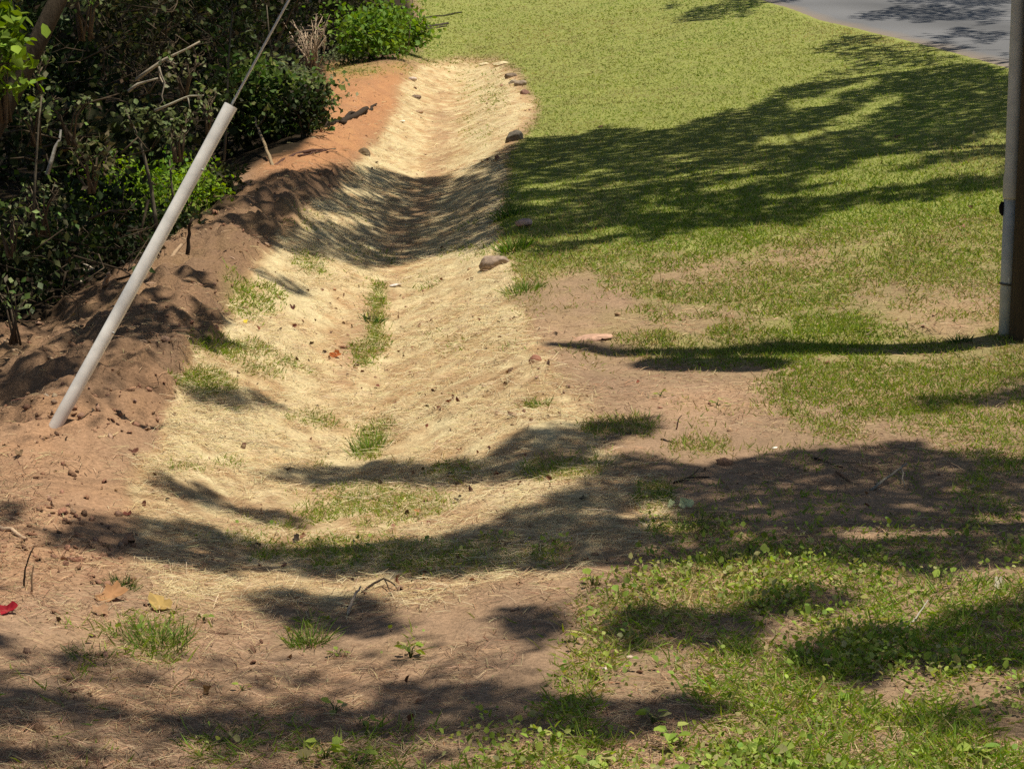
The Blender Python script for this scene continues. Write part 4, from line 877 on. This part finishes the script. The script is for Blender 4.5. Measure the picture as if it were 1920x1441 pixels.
sh([(1205, 648), (1330, 640), (1462, 636), (1455, 655), (1330, 668), (1215, 672)], .8, 5)
sh([(-500, 1180), (500, 1210), (1000, 1230), (1050, 1330), (950, 1441), (600, 1600), (-500, 1600)], .52, 30) if False else None
SOFT = blur(np.maximum(poly([(-500, 1200), (480, 1235), (1000, 1240), (1050, 1330), (950, 1441), (600, 1600), (-500, 1600)]), poly([(-100, 560), (230, 520), (330, 570), (300, 700), (150, 770), (-100, 800)])), 30)
# road and far lawn
for p in [[(1590, 26), (1700, 18), (1890, 24), (1890, 44), (1720, 40), (1610, 32)], [(1640, 0), (1890, -20), (1890, 12), (1700, 8)], [(1690, 62), (1890, 54), (1890, 76), (1760, 74)], [(1680, 80), (1890, 84), (1890, 94), (1720, 92)], [(1705, 100), (1890, 104), (1890, 118), (1760, 112)],
          [(1238, 50), (1300, 22), (1380, -6), (1500, -30), (1500, 0), (1430, 4), (1350, 30), (1290, 44)], [(1262, 58), (1330, 34), (1400, 14), (1400, 20), (1340, 44), (1270, 60)], [(1235, 14), (1262, 8), (1264, 12), (1240, 18)], [(1500, 96), (1620, 60), (1700, 76), (1640, 90), (1560, 116)]]:
    sh(p, .95, 4)
SH = np.clip(SH, 0, 1)

TREES = [  # trunk foot, lean-to crown centre, crown radii, label
    ((6.3, 20.3), (4.0, 22.5, 10.6), (7.4, 7.0, 3.0), 'spreading roadside tree outside the right border whose crown shades the lawn'),
    ((4.3, 9.0), (2.2, 9.3, 8.2), (5.0, 3.6, 2.4), 'leafy tree just outside the right border in the foreground'),
    ((-4.6, 8.3), (-2.2, 9.0, 8.4), (4.2, 3.8, 2.4), 'leafy tree just outside the left border in the foreground'),
    ((14.2, 36), (10.5, 38, 8.5), (6.0, 9.0, 3.0), 'broad tree across the road shading the asphalt'),
    ((9.0, 31.0), (8.4, 30.0, 8.6), (5.0, 5.5, 2.4), 'young tree on the road verge shading the lawn corner'),
    ((13.5, 60), (8.5, 60, 8.0), (6.5, 14, 3.2), 'far tree across the road throwing pointed shadows on the lawn'),
    ((-5.6, 13.4), (-4.0, 13.5, 6.6), (4.0, 3.6, 2.6), None), ((-6.6, 18.2), (-4.6, 18.5, 7.2), (4.2, 4.2, 2.8), None), ((-5.8, 24.0), (-4.4, 24.2, 7.4), (4.0, 4.4, 3.0), None),
    ((-7.4, 29.5), (-5.2, 30, 8.0), (4.6, 4.6, 3.2), None), ((-6.4, 36), (-4.9, 36.5, 7.6), (4.4, 5.0, 3.0), None), ((-8.0, 43), (-5.8, 44, 8.2), (5.0, 5.6, 3.2), None),
    ((-7.2, 52), (-5.6, 53, 8.4), (5.2, 6.5, 3.4), None), ((-8.4, 64), (-6.4, 65, 9.0), (6.5, 8.0, 3.6), None), ((-10.6, 21.5), (-9.0, 22, 7.8), (4.2, 5.0, 3.2), None), ((-11.5, 33), (-10.0, 33, 8.4), (4.6, 6.5, 3.4), None), ((-12.5, 47), (-11, 47, 8.8), (5, 8, 3.4), None)]
LIT = [*[(*at_depth(px_, py_, d_), .24, 0.) for _, px_, py_, d_ in SPR], (*gp(585, 150), .7, .5), (*gp(235, 428), .50, .15), (*gp(355, 405), .46, .15), (*gp(515, 262), .60, .35), (*gp(560, 235), .60, .3), (*gp(700, 105), 1.2, .3), (*gp(755, 96), .9, .2), (*at_depth(5, 95, 14.2), .30, 0), (*at_depth(150, 30, 16), .24, 0), (*at_depth(310, 105, 17), .28, 0), (*at_depth(275, 220, 17.2), .28, 0),
       (*at_depth(170, 300, 16), .24, 0), (*gp(585, 138), .55, .3), (*at_depth(105, 270, 16), .14, 0), (*at_depth(345, 182, 16.5), .2, 0), (*gp(160, 520), .12, .05), (*gp(25, 590), .25, .3), (*at_depth(480, 20, 27), .25, 0), (*at_depth(90, 400, 16), .3, 0), (*gp(470, 255), .4, .2)]
for _ in range(170):
    LIT.append((*at_depth(R.uniform(0, 480), R.uniform(0, 420), R.uniform(13.5, 19)), R.uniform(.06, .19), 0.))
def shade_keep(x, y, z):
    """follow the sun ray through (x,y,z) to the ground; True where a leaf there is wanted"""
    gx, gy = x.copy(), y.copy(); gz = macro(gx, gy)
    for _ in range(4):
        t = (z - gz) / S[2]; gx = x - S[0] * t; gy = y - S[1] * t; gz = macro(gx, gy)
    px, py = project(gx, gy, gz)
    inf = (px > -60) & (px < 1980) & (py > -20) & (py < 1500) & (gy > 4)
    return gx, gy, px, py, inf
def lit_reject(P):
    k = np.zeros(len(P), bool)
    for lx, ly, lz, r, up_ in LIT:
        v = P - np.array([lx, ly, lz + up_]); c_ = v - (v @ S)[:, None] * S; k |= (np.linalg.norm(c_, axis=1) < r * R.uniform(.8, 1.12, len(P))) & (v[:, 2] > -.2)
    return k
def ray_ell(P, c, r):
    q = (P - np.array(c)) / np.array(r); d = S / np.array(r); a = d @ d; b_ = q @ d; cc = (q * q).sum(1) - 1; disc = b_ * b_ - a * cc
    ok = disc > 0; sq = np.sqrt(np.clip(disc, 0, None)); return ok, (-b_ - sq) / a, (-b_ + sq) / a
def ground_samples():
    out = []
    for (d0, d1, dens) in [(6.2, 13.2, 1600), (13.2, 30, 480), (30, 80, 130)]:
        A = .27 * (d1 ** 2 - d0 ** 2) + 3 * (d1 - d0); n = int(A * dens)
        yy = R.uniform(d0 ** .5, d1 ** .5, n) ** 2 if False else np.sqrt(R.uniform(d0 ** 2, d1 ** 2, n)); xx = R.uniform(-1, 1, n) * (.27 * yy) - .0
        out.append(np.stack([xx, yy, macro(xx, yy)], 1))
    return np.concatenate(out)
P0 = ground_samples(); px, py = project(P0[:, 0], P0[:, 1], P0[:, 2])
inf = (px > -120) & (px < 2040) & (py > -60) & (py < 1560)
woods = P0[:, 0] < wedge(P0[:, 1]) - .15
shv = look(SH, px, py) * (.62 + .76 * fbm(P0[:, 0] * 2.2, P0[:, 1] * 2.2, 91, 3))
vv = py + np.where(px > 930, .16, -.05) * (px - 930) * (py < 520); stn = fbm(px / 230, vv / 15, 97, 3)
shv = shv * np.where(P0[:, 1] > 15, -.05 + 2.0 * stn, .50 + 1.0 * fbm(px / 170, py / 20, 99, 3))
kp = np.where(woods, R.random(len(P0)) < .9, R.random(len(P0)) < np.clip(ss(.30, .62, shv) + .24 * look(SOFT, px, py), 0, 1)) & inf
P0 = P0[kp]; wf = woods[kp]
sel = np.full(len(P0), -1); tt = np.zeros(len(P0)); best_r = np.full(len(P0), -1.0)
for k, (_, c_, r_, _l) in enumerate(TREES):
    ok, t0, t1 = ray_ell(P0, c_, r_); t0 = np.maximum(t0, (3.1 - P0[:, 2]) / S[2]); ok &= t1 > t0
    u_ = R.random(len(P0)) * np.where(ok, 1, -1); tk = t0 + (t1 - t0) * R.random(len(P0)); b_ = ok & (u_ > best_r); sel[b_] = k; tt[b_] = tk[b_]; best_r[b_] = u_[b_]
miss = int((sel < 0).sum())
PL = P0 + S[None] * tt[:, None]; near_ = P0[:, 1] < 13.2
ok = (sel >= 0) & ~lit_reject(PL); PL = PL[ok]; sel = sel[ok]; near_ = near_[ok]
# rest of each crown: leaves whose shadows fall outside the picture
EP, ES = [], []
for k, (_, c_, r_, _l) in enumerate(TREES):
    n = 2600; q = R.normal(size=(n, 3)); q = q / np.linalg.norm(q, axis=1)[:, None] * (R.random((n, 1)) ** .45); P = np.array(c_) + q * np.array(r_)
    gx, gy, qx, qy, inf = shade_keep(P[:, 0], P[:, 1], P[:, 2]); kk = (~inf) & (P[:, 2] > 3.1) & (fbm(P[:, 0] * .8, P[:, 1] * .8 + P[:, 2], 95, 2) > .42) & ~lit_reject(P)
    EP.append(P[kk]); ES.append(np.full(kk.sum(), k))
nE = sum(len(e) for e in EP)
PL = np.concatenate([PL] + EP); sel = np.concatenate([sel] + ES); near_ = np.concatenate([near_, np.zeros(nE, bool)]); big = np.concatenate([np.zeros(len(PL) - nE, bool), np.ones(nE, bool)])
for k, ((tx_, ty_), c_, r_, lab) in enumerate(TREES):
    m = sel == k; P = PL[m]; n = len(P); base = np.array([tx_, ty_, float(ground_z(tx_, ty_))])
    root = empty('tree', base, lab or 'tall leafy tree rising out of the woods beyond the top of the picture', 'tree', None if lab else 'trees of the left woods')
    c0 = np.array(c_) - base; b = MB(); r0 = R.uniform(.13, .19); bc = np.array([.11, .085, .06])
    fork = np.array([c0[0] * .25, c0[1] * .25, c0[2] * .55]); topc = c0 + np.array([0, 0, r_[2] * .5])
    b.tube([(0, 0, -.3), (0, 0, .1), fork * .5 + R.normal(0, .08, 3) * [1, 1, 0], fork, fork * .5 + topc * .5, topc], [r0 * 1.35, r0 * 1.1, r0 * .9, r0 * .75, r0 * .4, r0 * .08], 10, bc)
    if n:
        for q in P[R.integers(0, n, 16)] - base:
            lr = .45 if k in (1, 2) else 1.0; st = fork + (topc - fork) * R.uniform(0, .6); md = st * .5 + q * .5 + np.array([0, 0, .25]); b.tube([st, md, q], [r0 * .28 * lr, r0 * .17 * lr, .012 * lr], 5, bc)
    put('trunk', b.mesh('trunk', M_BARK), root)
    if n:
        L = np.where(near_[m], R.uniform(.055, .088, n), R.uniform(.11, .16, n)) * np.where(big[m], 1.6, 1) * (1.6 if P[:, 1].mean() > 33 else 1)
        V, F, C = scatter(LEAF4, LEAF4_F, P - base, frames(rdir(n), rdir(n, 1.5)), np.stack([L, L * .7, L], 1), jit(np.array([[.06, .10, .022], [.08, .12, .03], [.05, .085, .02]]), n, .2, .05))
        tag(put('crown', mesh('crown', V, F, M_LEAF, C), root), kind='stuff')
# the dark leaning trunk at the left border
lt = empty('leaning_tree', at_depth(-90, 420, 15.0), 'dark trunk leaning to the right at the upper left border', 'tree'); q0 = at_depth(-90, 420, 15.0)
b = MB(); pts = [at_depth(a, c2, 15.0) - q0 for a, c2 in [(-95, 470), (-70, 370), (-20, 255), (30, 160), (75, 70), (118, -20)]] + [at_depth(190, -190, 15.2) - q0, at_depth(240, -420, 15.4) - q0]
b.tube(pts, [.085, .075, .068, .064, .06, .056, .045, .02], 12, (.055, .042, .028)); put('trunk', b.mesh('trunk', M_BARK), lt)
n = 260; P = np.array(pts[-1]) + R.normal(0, .5, (n, 3)) * [1, 1, .5] + [0, 0, .6]; L = R.uniform(.1, .16, n)
V, F, C = scatter(LEAF4, LEAF4_F, P, frames(rdir(n), rdir(n, 1.5)), np.stack([L, L * .7, L], 1), jit(DG, n)); tag(put('crown', mesh('crown', V, F, M_LEAF, C), lt), kind='stuff')
tot = sum(sum(len(p.vertices) - 2 for p in o.data.polygons) if len(o.data.polygons) < 50 else 0 for o in bpy.data.objects if o.type == 'MESH')
print("STATS grass", NG, "straw", NS, "clods", NC, "weeds", NW, "canopy", len(PL), "missed", miss, "guy", GH, GT, "pole", pb, "anchor", ab, "objs", len(bpy.data.objects))
print("STATS tris", sum(len(o.data.loops) - 2 * len(o.data.polygons) for o in bpy.data.objects if o.type == 'MESH'))
